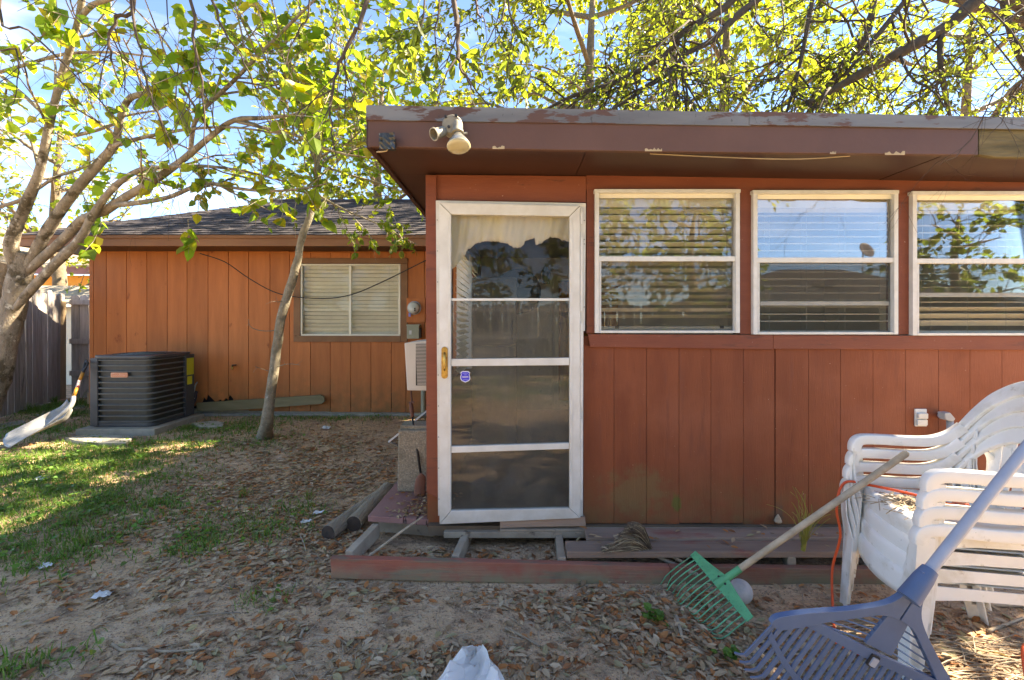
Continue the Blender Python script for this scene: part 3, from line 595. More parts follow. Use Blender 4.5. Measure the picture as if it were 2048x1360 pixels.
# window
rectp('window_trim', M['btrim'], HOUSE, 587, 516, 815, 527, YH - .02, .03, .003); rectp('window_trim', M['btrim'], HOUSE, 587, 672, 801, 684, YH - .022, .03, .003)
rectp('window_trim', M['btrim'], HOUSE, 587, 527.4, 600, 671.6, YH - .02, .03, .003); rectp('window_trim', M['btrim'], HOUSE, 801.5, 527.4, 815, 684, YH - .02, .03, .003)
FW = empty('window', px(701, 671, YH), HOUSE)
for a in ((601, 528, 800, 531), (601, 668, 800, 671.3), (601, 531.3, 604.5, 667.7), (797, 531.3, 800, 667.7), (698, 531.3, 702.5, 667.7)): rectp('frame', M['slat'], FW, *a, YH - .006, .03, .001)
rectp('pane', M['glasstop'], FW, 603, 530, 699, 669, YH + .008, .003, 0); rectp('pane', M['glasstop'], FW, 701, 530, 798, 669, YH + .012, .003, 0)
blind(602, 799, 529, 669, YH + .06, [(536 + 7.6 * i, -52, 0) for i in range(17)], 'closed cream slatted blind behind the far house window', wdt=.058, valance=4, loose=3, seed=8, cords=(.1, .5, .9))
rectp('wall_sheathing', M['cream'], HOUSE, 590, 520, 812, 684, YH + .12, .02, 0)
# eave: fascia, soffit, hip roof with real courses
YE = 6.06; ez0 = px(0, 492, YE).z; ez1 = px(0, 472, YE).z; EX0 = HX0 - .48
hx1 = px(948, 0, YH).x + .8
MB().box2((EX0, YE, ez0), (hx1, YE + .025, ez1)).build('fascia_board', M['eave'], HOUSE, bevel=.004)
MB().box2((EX0 + .002, YE - .022, ez1 - .03), (hx1, YE - .001, ez1 + .012)).build('fascia_cap', M['eave'], HOUSE, bevel=.004)
MB().box2((EX0, YE + .026, ez0), (EX0 + .025, 11, ez1)).build('fascia_board', M['eave'], HOUSE, bevel=.004)
MB().box2((EX0 + .03, YE + .03, ez0 + .01), (hx1, YH + .02, ez0 + .025)).build('soffit', M['soffit'], HOUSE); MB().box2((EX0 + .03, YH + .021, ez0 + .011), (HX0 + .02, 11, ez0 + .026)).build('soffit', M['soffit'], HOUSE)
PITCH = .45; zE = ez1 + .016; NC = 22; stp = .105
rf = MB()
for i in range(NC):
    o0 = -.03 + i * stp; o1 = o0 + stp + .012; z0 = zE + o0 * PITCH + .012; z1 = zE + o1 * PITCH + .002
    # front slope course, split into tabs
    xa0 = EX0 + o0; xb0 = hx1 + 5
    rg = random.Random(i); x = xa0 - rg.uniform(0, .3)
    while x < 1.5:
        wd = rg.choice((.16, .2, .24, .30)); x2 = min(x + wd, 1.5); xs_ = max(x, xa0)
        if x2 > xs_ + .01:
            dz = rg.uniform(0, .008); a = V((xs_, YE + o0, z0 + dz)); b = V((x2 - .004, YE + o0, z0 + dz)); c = V((max(x2 - .004, EX0 + o1), YE + o1, z1 + dz)); d = V((max(xs_, EX0 + o1), YE + o1, z1 + dz))
            rf.prism([a, b, c, d], (0, 0, -.012))
        x = x2
    # left slope course
    p = [V((EX0 + o0, YE + o0, z0)), V((EX0 + o0, 11, z0)), V((EX0 + o1, 11, z1)), V((EX0 + o1, YE + o1, z1))]; rf.prism(p[::-1], (0, 0, -.012))
ro = rf.build('roof_shingles', M['shingle'], HOUSE); ro['kind'] = 'stuff'
top = NC * stp
MB().prism([V((EX0 + .02, YE + .02, zE - .02)), V((1.5, YE + .02, zE - .02)), V((1.5, YE + top, zE + top * PITCH - .02)), V((EX0 + top, YE + top, zE + top * PITCH - .02))], (0, 0, -.02)).build('roof_deck', M['shingle'], HOUSE)
MB().tube([V((EX0 + top - .1, YE + top, zE + top * PITCH)), V((1.5, YE + top, zE + top * PITCH))], .05, 8).build('roof_ridge', M['shingle'], HOUSE)
MB().prism([V((EX0 + top, YE + top, zE + top * PITCH - .01)), V((1.5, YE + top, zE + top * PITCH - .01)), V((1.5, 11, zE + .2)), V((EX0 + top, 11, zE + .2))], (0, 0, -.02)).build('roof_deck', M['shingle'], HOUSE)

# ------------------------------------------------------------------ things on and along the walls
# cable drooping along the far wall
cab = smooth_path([px(400, 507, YH - .25), px(450, 524, YH - .2), px(500, 558, YH - .12), px(560, 588, YH - .1), px(640, 597, YH - .08), px(700, 590, YH - .08), px(760, 566, YH - .1), px(845, 524, YH - .2), px(880, 505, YH - .3)], 5)
tag(MB().tube(cab, .007, 6).build('hanging_cable', M['dark'], smooth=True), 'thin black cable sagging along the orange wall and across its window', 'cable')
# electric meter on an orange board
EM = thing('electric_meter', 'round glass electric meter on an orange board by the far window', 'meter', px(831, 645, YH))
rectp('backboard', M['orange'], EM, 813, 596, 850, 645, YH - .03, .026, .004)
mc = px(829, 616, YH - .03)
MB().lathe([(.098, 0), (.1, .02), (.088, .03)], 28, Matrix.Translation(mc) @ Matrix.Rotation(R(90), 4, 'X')).build('meter_ring', M['pipe'], EM, smooth=40)
MB().lathe([(.086, .03), (.082, .09), (.06, .115), (.0, .122)], 28, Matrix.Translation(mc) @ Matrix.Rotation(R(90), 4, 'X')).build('meter_dome', M['meter'], EM, smooth=True)
for dx, dz in ((.03, -.01), (.03, -.035)): MB().lathe([(.012, .108), (.012, .122)], 10, Matrix.Translation(mc + V((dx, 0, dz))) @ Matrix.Rotation(R(90), 4, 'X')).build('dial', M['dark'], EM)
MB().box(mc + V((-.06, -.04, -.1)), (.03, .02, .05)).build('seal_tag', M['shieldl'], EM, bevel=.004)
BX = thing('breaker_box', 'small grey green electrical box under the round meter', 'electrical box', px(826, 678, YH))
rectp('enclosure', M['box'], BX, 813.5, 651, 838, 677.5, YH - .12, .115, .006); rectp('cover_lip', M['box'], BX, 812.5, 649, 839, 652, YH - .135, .13, .003); rectp('label_plate', M['paper'], BX, 818, 661, 823, 669, YH - .1235, .003, 0); rectp('hinge', M['dark'], BX, 838.3, 656, 841, 676, YH - .1, .09, .002)
tag(MB().tube([px(846, 700, YH - .05), px(846, 826, YH - .05)], .03, 10).build('conduit_pipe', M['box'], smooth=40), 'vertical painted pipe below the meter beside the air conditioner', 'pipe')
# window air conditioner in the side wall
YA = 3.38; AC = thing('window_air_conditioner', 'aged white window air conditioner sticking out of the side wall', 'air conditioner', px(840, 782, YA))
MB().prism([px(808.5, 686, YA), px(862, 680, YA), px(862, 782, YA), px(814, 781, YA)], (0, .46, 0)).build('cabinet', M['acwhite'], AC, bevel=.008)
rectp('louver_dark_panel', M['dark'], AC, 831.5, 687, 853, 771, YA - .0015, .001, 0)  # flat dark panel stands in for the shaded gaps behind the louvers
lm = MB()
for i in range(30): v = 688 + i * 2.8; lm.bar(px(831 + i * .13, v, YA - .006), px(853, v + .3, YA - .006), .008, .0048)
lo = lm.build('louvers', M['acwhite'], AC); lo['kind'] = 'stuff'
MB().tube([px(822, 782, YA + .3), px(824, 806, YA + .3)], .009, 6).build('support_leg', M['rust'], AC)
# concrete block, garden spade, leaning screen, bucket blade
CB = thing('concrete_block', 'rough pebbled concrete block standing under the air conditioner', 'block', px(825, 985, 3.36))
MB().prism([px(796, 861, 3.36), px(856, 861, 3.36), px(856, 984, 3.36), px(794, 984, 3.36)], (0, .22, 0)).build('block_body', M['aggregate'], CB, bevel=.012)
MB().prism([px(800, 851, 3.40), px(856, 851, 3.40), px(856, 860.6, 3.40), px(800, 860.6, 3.40)], (0, .16, 0)).build('block_lip', M['aggregate'], CB, bevel=.008)
SP = thing('garden_spade', 'rusty spade with thin shaft leaning on the concrete block', 'spade', px(838, 995, 3.28))
MB().tube([px(824, 832, 3.44), px(842, 950, 3.31)], [.008, .009], 8).build('shaft', M['blackm'], SP, smooth=True)
MB().tube(smooth_path([px(822, 806, 3.47), px(823, 818, 3.45), px(825, 834, 3.44)], 4), [.012, .017, .012], 8).build('grip', M['rust'], SP, smooth=True)
MB().tube([px(818, 806, 3.47), px(828, 805, 3.47)], .009, 8).build('grip_bar', M['rust'], SP)
MB().grid(lambda a, b: px(lerp(828 + 6 * (1 - b) ** 3, 851, a), lerp(945 + 8 * abs(a - .5) * 2 * (1 - b), 996, b), 3.30 - .012 * math.sin(a * 3.14)), 8, 8).build('blade', M['rust'], SP, smooth=True, solid=.003)
LS = thing('window_screen', 'grey window screen in a thin frame leaning behind the concrete block', 'screen', px(820, 850, 3.9))
p0, p1, p2, p3 = px(778, 883, 3.75), px(862, 815, 3.75), px(862, 850, 3.95), px(800, 893, 3.9)
for a, b in ((p0, p1), (p1, p2), (p2, p3), (p3, p0)): MB().bar(a, b, .014, .014).build('frame', M['winwhite'], LS)
MB().prism([p0, p1, p2, p3], (0, 0, .002)).build('mesh_panel', M['screen'], LS)
# hose bib, pipe holes
HBB = thing('hose_tap', 'small brass hose tap on the orange board wall', 'tap', px(464, 738, YH))
MB().tube([px(464, 733, YH), px(464, 733, YH - .09), px(465, 738, YH - .11)], .014, 8).build('spout', M['brass'], HBB, smooth=True); MB().lathe([(.03, 0), (.032, .008), (.03, .012)], 10, Matrix.Translation(px(468, 731, YH - .06))).build('tap_wheel', M['dark'], HBB)
# refrigerant lines
RL = thing('refrigerant_line', 'dark insulated refrigerant line bending from the wall to the condenser', 'pipe', px(385, 825, YH - .2))
MB().tube(smooth_path([px(395, 764, YH + .02), px(391, 770, YH - .08), px(386, 788, YH - .12), px(378, 797, YH - .2), px(366, 796, 6.2)], 4), .010, 8).build('copper_line', M['pipe'], RL, smooth=True)
MB().tube(smooth_path([px(391, 783, YH - .06), px(387, 800, YH - .12), px(380, 812, YH - .2), px(366, 820, 6.2)], 4), .032, 10).build('insulation', M['insul'], RL, smooth=True)
for t in (.35, .55, .75):
    c = px(lerp(391, 366, t), lerp(790, 819, t), lerp(YH - .08, 6.25, t)); MB().bar(c - V((.03, 0, .012)), c + V((.03, 0, .022)), .066, .008).build('tape_wrap', M['insulw'], RL)
# weathered board along the foot of the wall
pb = [px(393, 806, YH - .1), px(640, 790, YH - .1), px(648, 794, YH - .1), px(649, 803, YH - .1), px(643, 808, YH - .1), px(480, 820, YH - .1), px(393, 823, YH - .1)]
tag(MB().prism(pb, (0, .035, 0)).build('weathered_board', M['greenboard'], bevel=.004), 'long mossy weathered board leaning along the foot of the orange wall', 'board')
tag(MB().prism([px(174, 785, YH + .1), px(190, 785, YH + .1), px(190, 808, YH + .1), px(174, 808, YH + .1)], (0, .2, 0)).build('corner_block', M['postwood'], bevel=.005), 'short wooden block at the left corner of the orange house', 'block')
# floodlight fixture on the fascia
FL = thing('floodlight', 'dusty twin floodlight with one bulb and one empty socket on the fascia', 'floodlight', px(910, 270, YF))
cF = px(912, 262, YF)
MB().lathe([(.053, 0), (.053, .05), (.046, .062), (.0, .066)], 24, Matrix.Translation(px(907, 258, YF - .008)) @ Matrix.Rotation(R(90), 4, 'X')).build('mounting_box', M['lamp'], FL, smooth=40)
for du, dv in ((-12, -14), (8, -16), (-6, 6)): MB().lathe([(.008, .06), (.007, .07)], 10, Matrix.Translation(px(907 + du, 258 + dv, YF - .008)) @ Matrix.Rotation(R(90), 4, 'X')).build('box_screw', M['blackm'], FL)
def alongz(p, d): return Matrix.Translation(p) @ V(d).normalized().to_track_quat('Z', 'Y').to_matrix().to_4x4()
dE = (px(864, 270, YF - .12) - px(893, 262, YF - .06))
MB().lathe([(.016, -.03), (.018, .0), (.026, .015), (.028, .07), (.033, .075), (.033, .082), (.027, .082), (.024, .03), (.0, .03)], 24, alongz(px(891, 262, YF - .05), dE), cap=False).build('empty_socket', M['lamp'], FL, smooth=40)
dB = V((.012, -.035, -.11))
pB = px(914, 250, YF - .06)
MB().lathe([(.02, -.02), (.024, 0), (.026, .035), (.03, .04), (.03, .05), (.022, .052)], 24, alongz(pB, dB)).build('lamp_socket', M['lamp'], FL, smooth=40)
BU = MB().lathe([(.018, .045), (.02, .06), (.03, .075), (.05, .105), (.06, .128)], 28, alongz(pB, dB), cap=False).build('bulb', M['bulbside'], FL, smooth=True)
MB().lathe([(.06, .128), (.0605, .134), (.045, .145), (.0, .150)], 28, alongz(pB, dB), cap=False).build('bulb_lens', M['bulb'], BU, smooth=True)
MB().tube([px(880, 264, YF - .045), px(905, 268, YF - .05), px(935, 266, YF - .045)], .007, 8).build('swivel_arm', M['lamp'], FL, smooth=True)
# dark box / old camera at the fascia end
CM = thing('security_camera', 'black box wrapped in plastic film on the fascia end', 'camera', px(773, 298, YF))
MB().prism([px(760, 268, YF - .05), px(785, 267, YF - .05), px(789, 276, YF - .05), px(788, 296, YF - .05), px(764, 297, YF - .05), px(760, 290, YF - .05)], (0, .05, 0)).build('housing', M['dark'], CM, bevel=.008)
rg = random.Random(4); wr = MB()
wr.grid(lambda a, b: px(lerp(759, 790, a), lerp(266, 299, b), YF - .056) + V((0, -rg.uniform(0, .012), 0)), 7, 7); wr.build('film_wrap', pm('black_film', (.016, .018, .016), (.03, .034, .03), .3, spec=.5), CM)
MB().tube(smooth_path([px(776, 297, YF - .03), px(772, 302, YF - .03), px(753, 304, YF - .03)], 3), .004, 6).build('loose_wire', M['strawlt'], CM)
# soffit wire near the fascia, electrical outlet, conduit elbow
tag(MB().tube(smooth_path([px(1300, fz(1300, 'fb') + 6, YF + .04), px(1480, 316, YF + .04), px(1600, 318, YF + .04), px(1700, 312, YF + .04)], 5), .003, 5).build('loose_cable', M['strawlt']), 'thin pale cable hanging along the edge of the soffit', 'cable')
OU = thing('outdoor_outlet', 'white outdoor electrical outlet cover on the red siding', 'outlet', px(1843, 853, YW))
rectp('backplate', M['winwhite'], OU, 1831, 818, 1854, 853, YW - .012, .011, .003); rectp('flip_cover', M['winwhite'], OU, 1838, 827, 1857, 838, YW - .03, .016, .004); rectp('flip_cover', M['winwhite'], OU, 1836, 840, 1856, 851, YW - .026, .013, .004)
CE = thing('conduit_elbow', 'grey metal conduit elbow on the siding behind the chairs', 'conduit', px(1893, 868, YW))
MB().tube(smooth_path([px(1881, 831, YW), px(1884, 832, YW - .03), px(1893, 833, YW - .06)], 3), .018, 10).build('elbow_inlet', M['pipe'], CE, smooth=True)
MB().prism([px(1889, 826, YW - .085), px(1901, 825, YW - .085), px(1912, 838, YW - .085), px(1906, 844, YW - .085), px(1892, 840, YW - .085)], (0, .05, 0)).build('elbow_body', M['pipe'], CE, bevel=.006)
MB().tube([px(1900, 840, YW - .06), px(1899, 1000, YW - .06)], .018, 10).build('riser_pipe', M['pipe'], CE, smooth=True)
# nest-like debris at the siding joint
tag(MB().lathe([(.018, 0), (.024, .01), (.016, .03), (.004, .05)], 9, Matrix.Translation(px(1556, 1045, YW - .02))).build('mud_nest', M['stick'], smooth=False), 'small dried mud nest at the foot of the siding', 'nest')

# ------------------------------------------------------------------ fences and neighbours
def picket_mesh(wd, h, th=.016):
    mb = MB(); c = wd * .22; poly = [V((-wd / 2, 0, 0)), V((wd / 2, 0, 0)), V((wd / 2, 0, h - c)), V((wd / 2 - c, 0, h)), V((-wd / 2 + c, 0, h)), V((-wd / 2, 0, h - c))]
    mb.prism(poly, (0, th, 0)); me = mb.mesh('picket'); me.materials.append(M['fence']); return me
M['fenceshade'] = pm('shade_dark_weathered_picket', (.12, .10, .08), (.07, .058, .048), .9, 5, stretch=(5, 5, .5), rnd=.25)  # weathered picket colour darkened to stand in for shade on the back fence
PK = [picket_mesh(.138, 1.86), picket_mesh(.143, 1.84), picket_mesh(.132, 1.88)]
def fence(label, path, seed, rails=(.45, 1.02, 1.72), side=1, zoff=0, mat=None, gap=.004, group='wooden yard fences', bow=.03):
    rg = random.Random(seed); a, b = V(path[0]), V(path[1]); d = (b - a).to_2d(); Lg = d.length; d = V((d.x, d.y, 0)).normalized(); nrm = V((-d.y, d.x, 0)) * side
    Fn = thing('picket_fence', label, 'fence', (a + b) / 2, group); off = wloc(Fn); ang = math.atan2(d.y, d.x); x = .07
    while x < Lg:
        o = bpy.data.objects.new('picket', rg.choice(PK)); col.objects.link(o); o.parent = Fn
        if mat: o.material_slots[0].link = 'OBJECT'; o.material_slots[0].material = M[mat]
        p = a + d * x + nrm * (bow * math.sin(math.pi * x / Lg)); o.location = V((p.x, p.y, gz(p.x, p.y) + rg.uniform(-.02, .02) + zoff)) - off
        o.rotation_euler = (rg.uniform(-.01, .01), rg.uniform(-.012, .012), ang + (math.pi if side < 0 else 0)); x += .143 + gap + rg.uniform(0, .007)
    for z in rails:
        pts = [a + d * (Lg * i / 6) + nrm * (bow * math.sin(math.pi * i / 6) - .025) + V((0, 0, z + zoff - .015 * math.sin(math.pi * i / 6))) for i in range(7)]
        MB().sweep(pts, (0, 0, 1), .04, .088, .05).build('rail', M['fence'], Fn)
    return Fn, d, nrm
FA = V((-7.98, 8.1, .05)); FB = V((-6.98, 5.7, .05)); FC = V((-4.6, 8.35, .05))
fence('grey weathered picket fence section running beside the pale tree', (FA, FB), 1, side=1)
Fn2, d2, n2 = fence('grey weathered picket fence section ending behind the orange house', (FA + V((.08, .06, 0)), FC), 2, side=1, bow=0)
tag(MB().box2((FA.x - .03, FA.y - .16, 0), (FA.x + .09, FA.y - .045, 1.78)).build('fence_post', M['postwood'], bevel=.006), 'brown square post at the corner between two fence sections', 'post')
# neighbour beyond the fence
NB = thing('neighbour_house', 'ochre walled neighbour house with tan shingles beyond the grey fence', 'building', (-13, 14, 0))
def nbp(name, mat, pix, Y, t): MB().slab(pix, Y, t).build(name, mat, NB)
nbp('wall', M['nwall'], [(-260, 546), (260, 552), (260, 640), (-260, 640)], 14.0, .2)
nbp('fascia_board', M['nfascia'], [(-270, 526), (262, 533), (262, 549), (-270, 545)], 13.5, .06)
def roofq(name, mat, u0, u1, v0, Y0, v1, Y1): MB().prism([px(u0, v0, Y0), px(u1, v0, Y0), px(u1, v1, Y1), px(u0, v1, Y1)], (0, 0, -.06)).build(name, mat, NB)
for i in range(10): roofq('shingle_course', M['shinglelt'], -275, 262, 530 - i * 7.5, 13.45 + i * .28, 530 - (i + 1) * 7.5 - .5, 13.45 + (i + 1) * .28)
GS = thing('garden_shed', 'low tan shingled shed roof just beyond the grey fence', 'shed', (-10.5, 10.4, 0))
for i in range(8):
    MB().prism([px(-150, 612 - i * 5.2, 9.6 + i * .12), px(300, 614 - i * 5.2, 9.6 + i * .12), px(300, 608.6 - i * 5.2, 9.73 + i * .12), px(-150, 606.6 - i * 5.2, 9.73 + i * .12)], (0, 0, -.03)).build('shingle_course', M['shinglelt'], GS)
MB().slab([(-140, 614), (290, 616), (290, 780), (-140, 780)], 9.8, .1).build('wall', M['cream'], GS)
# yard behind the viewer: fence, house, dish (what the panes reflect)
fence('long picket fence, coloured dark for shade, across the back of the yard', (V((-12, -6.0, 0)), V((15, -6.4, 0))), 5, side=-1, gap=.012, bow=0, mat='fenceshade')
RH = thing('rear_house', 'pale house with a low hip roof behind the back fence', 'building', (14, -15, 0))
MB().box2((8.6, -17, 0), (19.5, -13, 2.3)).build('wall', pm('rear_wall_paint', (.5, .36, .2), (.42, .3, .17), .8), RH)
a, b, c, d = V((8.0, -12.4, 2.25)), V((20.1, -12.4, 2.25)), V((20.1, -17.6, 2.25)), V((8.0, -17.6, 2.25)); e, f = V((12.2, -15, 3.75)), V((15, -15, 3.75))
for nm, q in (('roof_slope', (a, b, f, e)), ('roof_slope', (b, c, f)), ('roof_slope', (c, d, e, f)), ('roof_slope', (d, a, e))): MB().prism(list(q), (0, 0, -.08)).build(nm, M['shingle'], RH)
SD = thing('satellite_dish', 'grey satellite dish on a mast above the rear house roof', 'dish', (14.6, -13.2, 2.7))
MB().lathe([(.0, 0), (.2, .03), (.34, .1), (.33, .11), (.19, .045), (.0, .015)], 24, alongz(V((14.6, -13.1, 4.3)), (.2, 1, .45)), cap=False).build('reflector', M['shingle'], SD, smooth=True)  # dark shingle colour stands in for the dish being backlit
MB().tube([(14.6, -13.2, 2.7), (14.6, -13.2, 4.3)], .03, 8).build('mast', M['pipe'], SD); MB().tube([(14.6, -13.1, 4.1), (14.7, -12.7, 4.3)], .015, 6).build('feed_arm', M['pipe'], SD)

# ------------------------------------------------------------------ condenser on its pad
PD = [gp(172, 869, .13), gp(291, 869, .13), gp(380, 841, .13), gp(262, 841, .13)]
pdz = .13
px0, px1 = -5.28, -4.32; py0, py1 = 5.50, 6.42
tag(MB().prism([V((px0, py0, pdz)), V((px1, py0, pdz)), V((px1 - .02, py1, pdz)), V((px0 - .02, py1, pdz))], (0, 0, -.11)).build('concrete_pad', M['concrete'], bevel=.012), 'rectangular concrete pad carrying the grey condenser', 'pad')
def rrect(x0, y0, x1, y1, r, n=6):
    o = []
    for cx, cy, a0 in ((x1 - r, y1 - r, 0), (x0 + r, y1 - r, 90), (x0 + r, y0 + r, 180), (x1 - r, y0 + r, 270)):
        for i in range(n + 1): a = R(a0 + 90 * i / n); o.append((cx + r * math.cos(a), cy + r * math.sin(a)))
    return o
ax0, ax1, ay0, ay1 = -5.18, -4.43, 5.60, 6.32; az0, az1 = pdz + .004, 1.02
CO = thing('air_conditioning_condenser', 'dark grey louvred condenser unit with an orange badge on a concrete pad', 'air conditioner', ((ax0 + ax1) / 2, (ay0 + ay1) / 2, pdz))
def ring(name, mat, z0, z1, grow, r=.09, bevel=.004): return MB().prism([V((x, y, z0)) for x, y in rrect(ax0 - grow, ay0 - grow, ax1 + grow, ay1 + grow, r)], (0, 0, z1 - z0)).build(name, mat, CO, bevel=bevel, smooth=40)
ring('base_pan', M['acgrey'], az0, az0 + .045, -.004)
ring('coil', M['fins'], az0 + .046, az1 - .05, -.022, .08, 0)
ring('top_cap', M['acgrey'], az1 - .05, az1 - .008, .006, .1, .012)
nb = 11
for i in range(nb + 1):
    z = lerp(az0 + .06, az1 - .065, i / nb); mb = MB(); o = rrect(ax0 - .003, ay0 - .003, ax1 + .003, ay1 + .003, .09); inn = rrect(ax0 + .02, ay0 + .02, ax1 - .02, ay1 - .02, .07); n = len(o)
    for x, y in o: mb.v += [V((x, y, z - .005)), V((x, y, z + .005))]
    for x, y in inn: mb.v += [V((x, y, z - .002)), V((x, y, z + .012))]
    for k in range(n):
        k2 = (k + 1) % n; A = 2 * k; B_ = 2 * k2; C_ = 2 * n + 2 * k; D_ = 2 * n + 2 * k2
        mb.f += [(A, B_, B_ + 1, A + 1), (A + 1, B_ + 1, D_ + 1, C_ + 1), (C_, C_ + 1, D_ + 1, D_), (A, C_, D_, B_)]
    mb.build('louver', M['acgrille'], CO, smooth=40)
MB().box2((ax0 - .008, ay0 - .008, az0 + .01), (ax0 + .085, ay0 + .02, az1 - .04)).build('corner_post', M['acgrey'], CO, bevel=.006); MB().box2((ax0 - .0085, ay0 + .021, az0 + .01), (ax0 + .02, ay0 + .12, az1 - .04)).build('corner_post', M['acgrey'], CO, bevel=.006)
MB().box2((ax1 - .03, ay1 - .16, az0 + .01), (ax1 + .012, ay1 + .01, az1 - .04)).build('service_panel', M['acgrey'], CO, bevel=.006)
MB().box2((ax1 + .013, ay1 - .14, .70), (ax1 + .0145, ay1 - .005, .93)).build('yellow_label', M['yellow'], CO); MB().box2((ax1 + .013, ay1 - .13, .57), (ax1 + .0145, ay1 - .04, .68)).build('yellow_label', M['yellow'], CO)
cxm, cym = (ax0 + ax1) / 2, (ay0 + ay1) / 2
for r in [.06 + .035 * i for i in range(8)]:
    MB().tube([V((cxm + r * math.cos(a), cym + r * math.sin(a), az1 - .004 + .02 * (1 - r / .32))) for a in [2 * math.pi * k / 28 for k in range(29)]], .003, 4).build('fan_guard_ring', M['acgrille'], CO)
MB().lathe([(.31, 0), (.33, .006), (.33, .0)], 30, Matrix.Translation((cxm, cym, az1 - .01))).build('fan_shroud', M['dark'], CO)
bz = px(0, 750, ay0).z; bx = px(239.5, 0, ay0).x
BG = MB().prism([V((bx + x, ay0 - .009, bz + z)) for x, z in rrect(-.104, -.03, .104, .03, .012, 4)], (0, .006, 0)).build('badge', M['badge'], CO, bevel=.0015)
BG2 = MB()
o = rrect(-.101, -.027, .101, .027, .011, 4); i_ = rrect(-.095, -.021, .095, .021, .008, 4); n = len(o)
BG2.v = [V((bx + x, ay0 - .0102, bz + z)) for x, z in o + i_]
for k in range(n): BG2.f.append((k, (k + 1) % n, n + (k + 1) % n, n + k))
BG2.build('badge_border', M['badgelet'], BG)
text_mesh('Goodman', .045, .0004, Matrix.Translation((bx, ay0 - .0104, bz + .002)) @ Matrix.Rotation(R(90), 4, 'X'), BG, M['badgelet'])
# pavers
def paver(label, pix, z=.035, th=.05):
    mb = MB(); pts = [gp(u, v, gz(gp(u, v, .05).x, gp(u, v, .05).y) + z) for u, v in pix]; mb.prism(pts, (0, 0, -th)); return tag(mb.build('concrete_paver', M['concrete'], bevel=.008), label, 'paver', 'pavers in the yard')
paver('grey concrete paver in front of the condenser pad', [(130, 874), (205, 868), (270, 872), (252, 885), (200, 886), (150, 881)])
paver('broken pale paver right of the condenser pad', [(383, 846), (425, 841), (450, 844), (446, 850), (400, 853)])
paver('sunlit flat paver near the pale tree', [(-30, 852), (45, 840), (52, 845), (-20, 862)], .02)
paver('thin paver strip behind the scoop shovel', [(70, 828), (168, 809), (170, 814), (80, 834)], .015)
# ------------------------------------------------------------------ scoop shovel
SS = thing('scoop_shovel', 'aluminium scoop shovel with wooden D-handle leaning on the condenser', 'shovel', gp(70, 890, .05))
tip = V((-5.56, 5.02, .055)); heel = V((-5.17, 5.40, .26)); ax = (heel - tip); sl = ax.length; ax.normalize(); lat = ax.cross(V((0, 0, 1))).normalized(); nrm_ = lat.cross(ax).normalized()
if nrm_.z < 0: lat = -lat; nrm_ = -nrm_
qr = Quaternion(ax, R(20))
if (qr @ nrm_).y > nrm_.y: qr = Quaternion(ax, R(-20))
lat = qr @ lat; nrm_ = qr @ nrm_; tip += V((0, 0, .05)); heel += V((0, 0, .04))
def scoop(a, b):
    s = (a - .5) * 2; wdt = lerp(.155, .135, b); x = s * wdt * (1 if b < .85 else lerp(1, .75, (b - .85) / .15))
    lift = .012 + (.12 * b ** .8) * (abs(s) ** 2.6); back = max(0, b - .82) / .18
    p = tip + ax * (sl * (b - .06 * (1 - s * s) * (1 if b < .3 else 0))) + lat * x + nrm_ * (lift + .10 * back ** 1.6 * (1 - .3 * abs(s)))
    if b < .35: p += nrm_ * .006 * math.sin(s * 11) * (1 - b / .35)
    return p
MB().grid(scoop, 20, 18).build('scoop_blade', M['alu'], SS, smooth=True, solid=.004)
hs = tip + ax * (sl * .55) + nrm_ * .02; grip = V((-5.20, 5.55, .90))
hm = tip + ax * (sl * .98) + nrm_ * .14
pth = smooth_path([hs, hm, hm.lerp(grip, .25)], 5); MB().tube(pth, [.01, .026, .021], 10).build('socket', M['alu'], SS, smooth=True)
g1 = hm.lerp(grip, .25); dirg = (grip - hm).normalized()
MB().tube([g1, hm.lerp(grip, .45)], .0185, 10).build('shaft', M['ywood'], SS, smooth=True); MB().tube([hm.lerp(grip, .45), hm.lerp(grip, .63)], .0188, 10).build('label_band', M['redband'], SS, smooth=True); MB().tube([hm.lerp(grip, .63), hm.lerp(grip, .84)], .0185, 10).build('shaft', M['ywood'], SS, smooth=True)
sd = lat; e0 = hm.lerp(grip, .80); e1 = grip + dirg * .02
for s in (-1, 1): MB().tube(smooth_path([e0, e0 + dirg * .06 + sd * .02 * s, e0 + dirg * .11 + sd * .05 * s, e1 + sd * .052 * s + dirg * .02], 4), [.018, .014, .011, .012], 8).build('grip_fork', M['dark'], SS, smooth=True)
MB().tube([e1 + sd * .055 + dirg * .022, e1 - sd * .055 + dirg * .022], .014, 10).build('grip_bar', M['dark'], SS, smooth=True)

# ------------------------------------------------------------------ wooden walk in front of the wall
WK = thing('wooden_walkway', 'broken low wooden walkway frame with missing planks below the door', 'walkway', (0, 2.6, 0))
yr = 2.50; zt = .135
def rz(u, v): return px(u, v, yr)
MB().prism([rz(660, 1117), rz(1340, 1134), rz(1340, 1172), rz(1000, 1166), rz(662, 1157)], (0, .042, 0)).build('rim_board', M['deckred'], WK, bevel=.004)
MB().prism([rz(1341, 1134), rz(2150, 1144), rz(2150, 1196), rz(1341, 1190)], (0, .042, 0)).build('rim_board', M['deckred'], WK, bevel=.004)
for (a, b, wdd, hh) in (((698, 1102), (753, 1046), .045, .09), ((910, 1112), (938, 1050), .042, .09), ((1125, 1118), (1116, 1058), .042, .09), ((1590, 1120), (1555, 1060), .042, .09)):
    A = gp(*a, .12); B = gp(*b, .12); A.y = max(A.y, yr + .05); MB().bar(A - V((0, 0, hh / 2)), B - V((0, 0, hh / 2)), wdd, hh).build('joist', M['oldwood'], WK, bevel=.004)
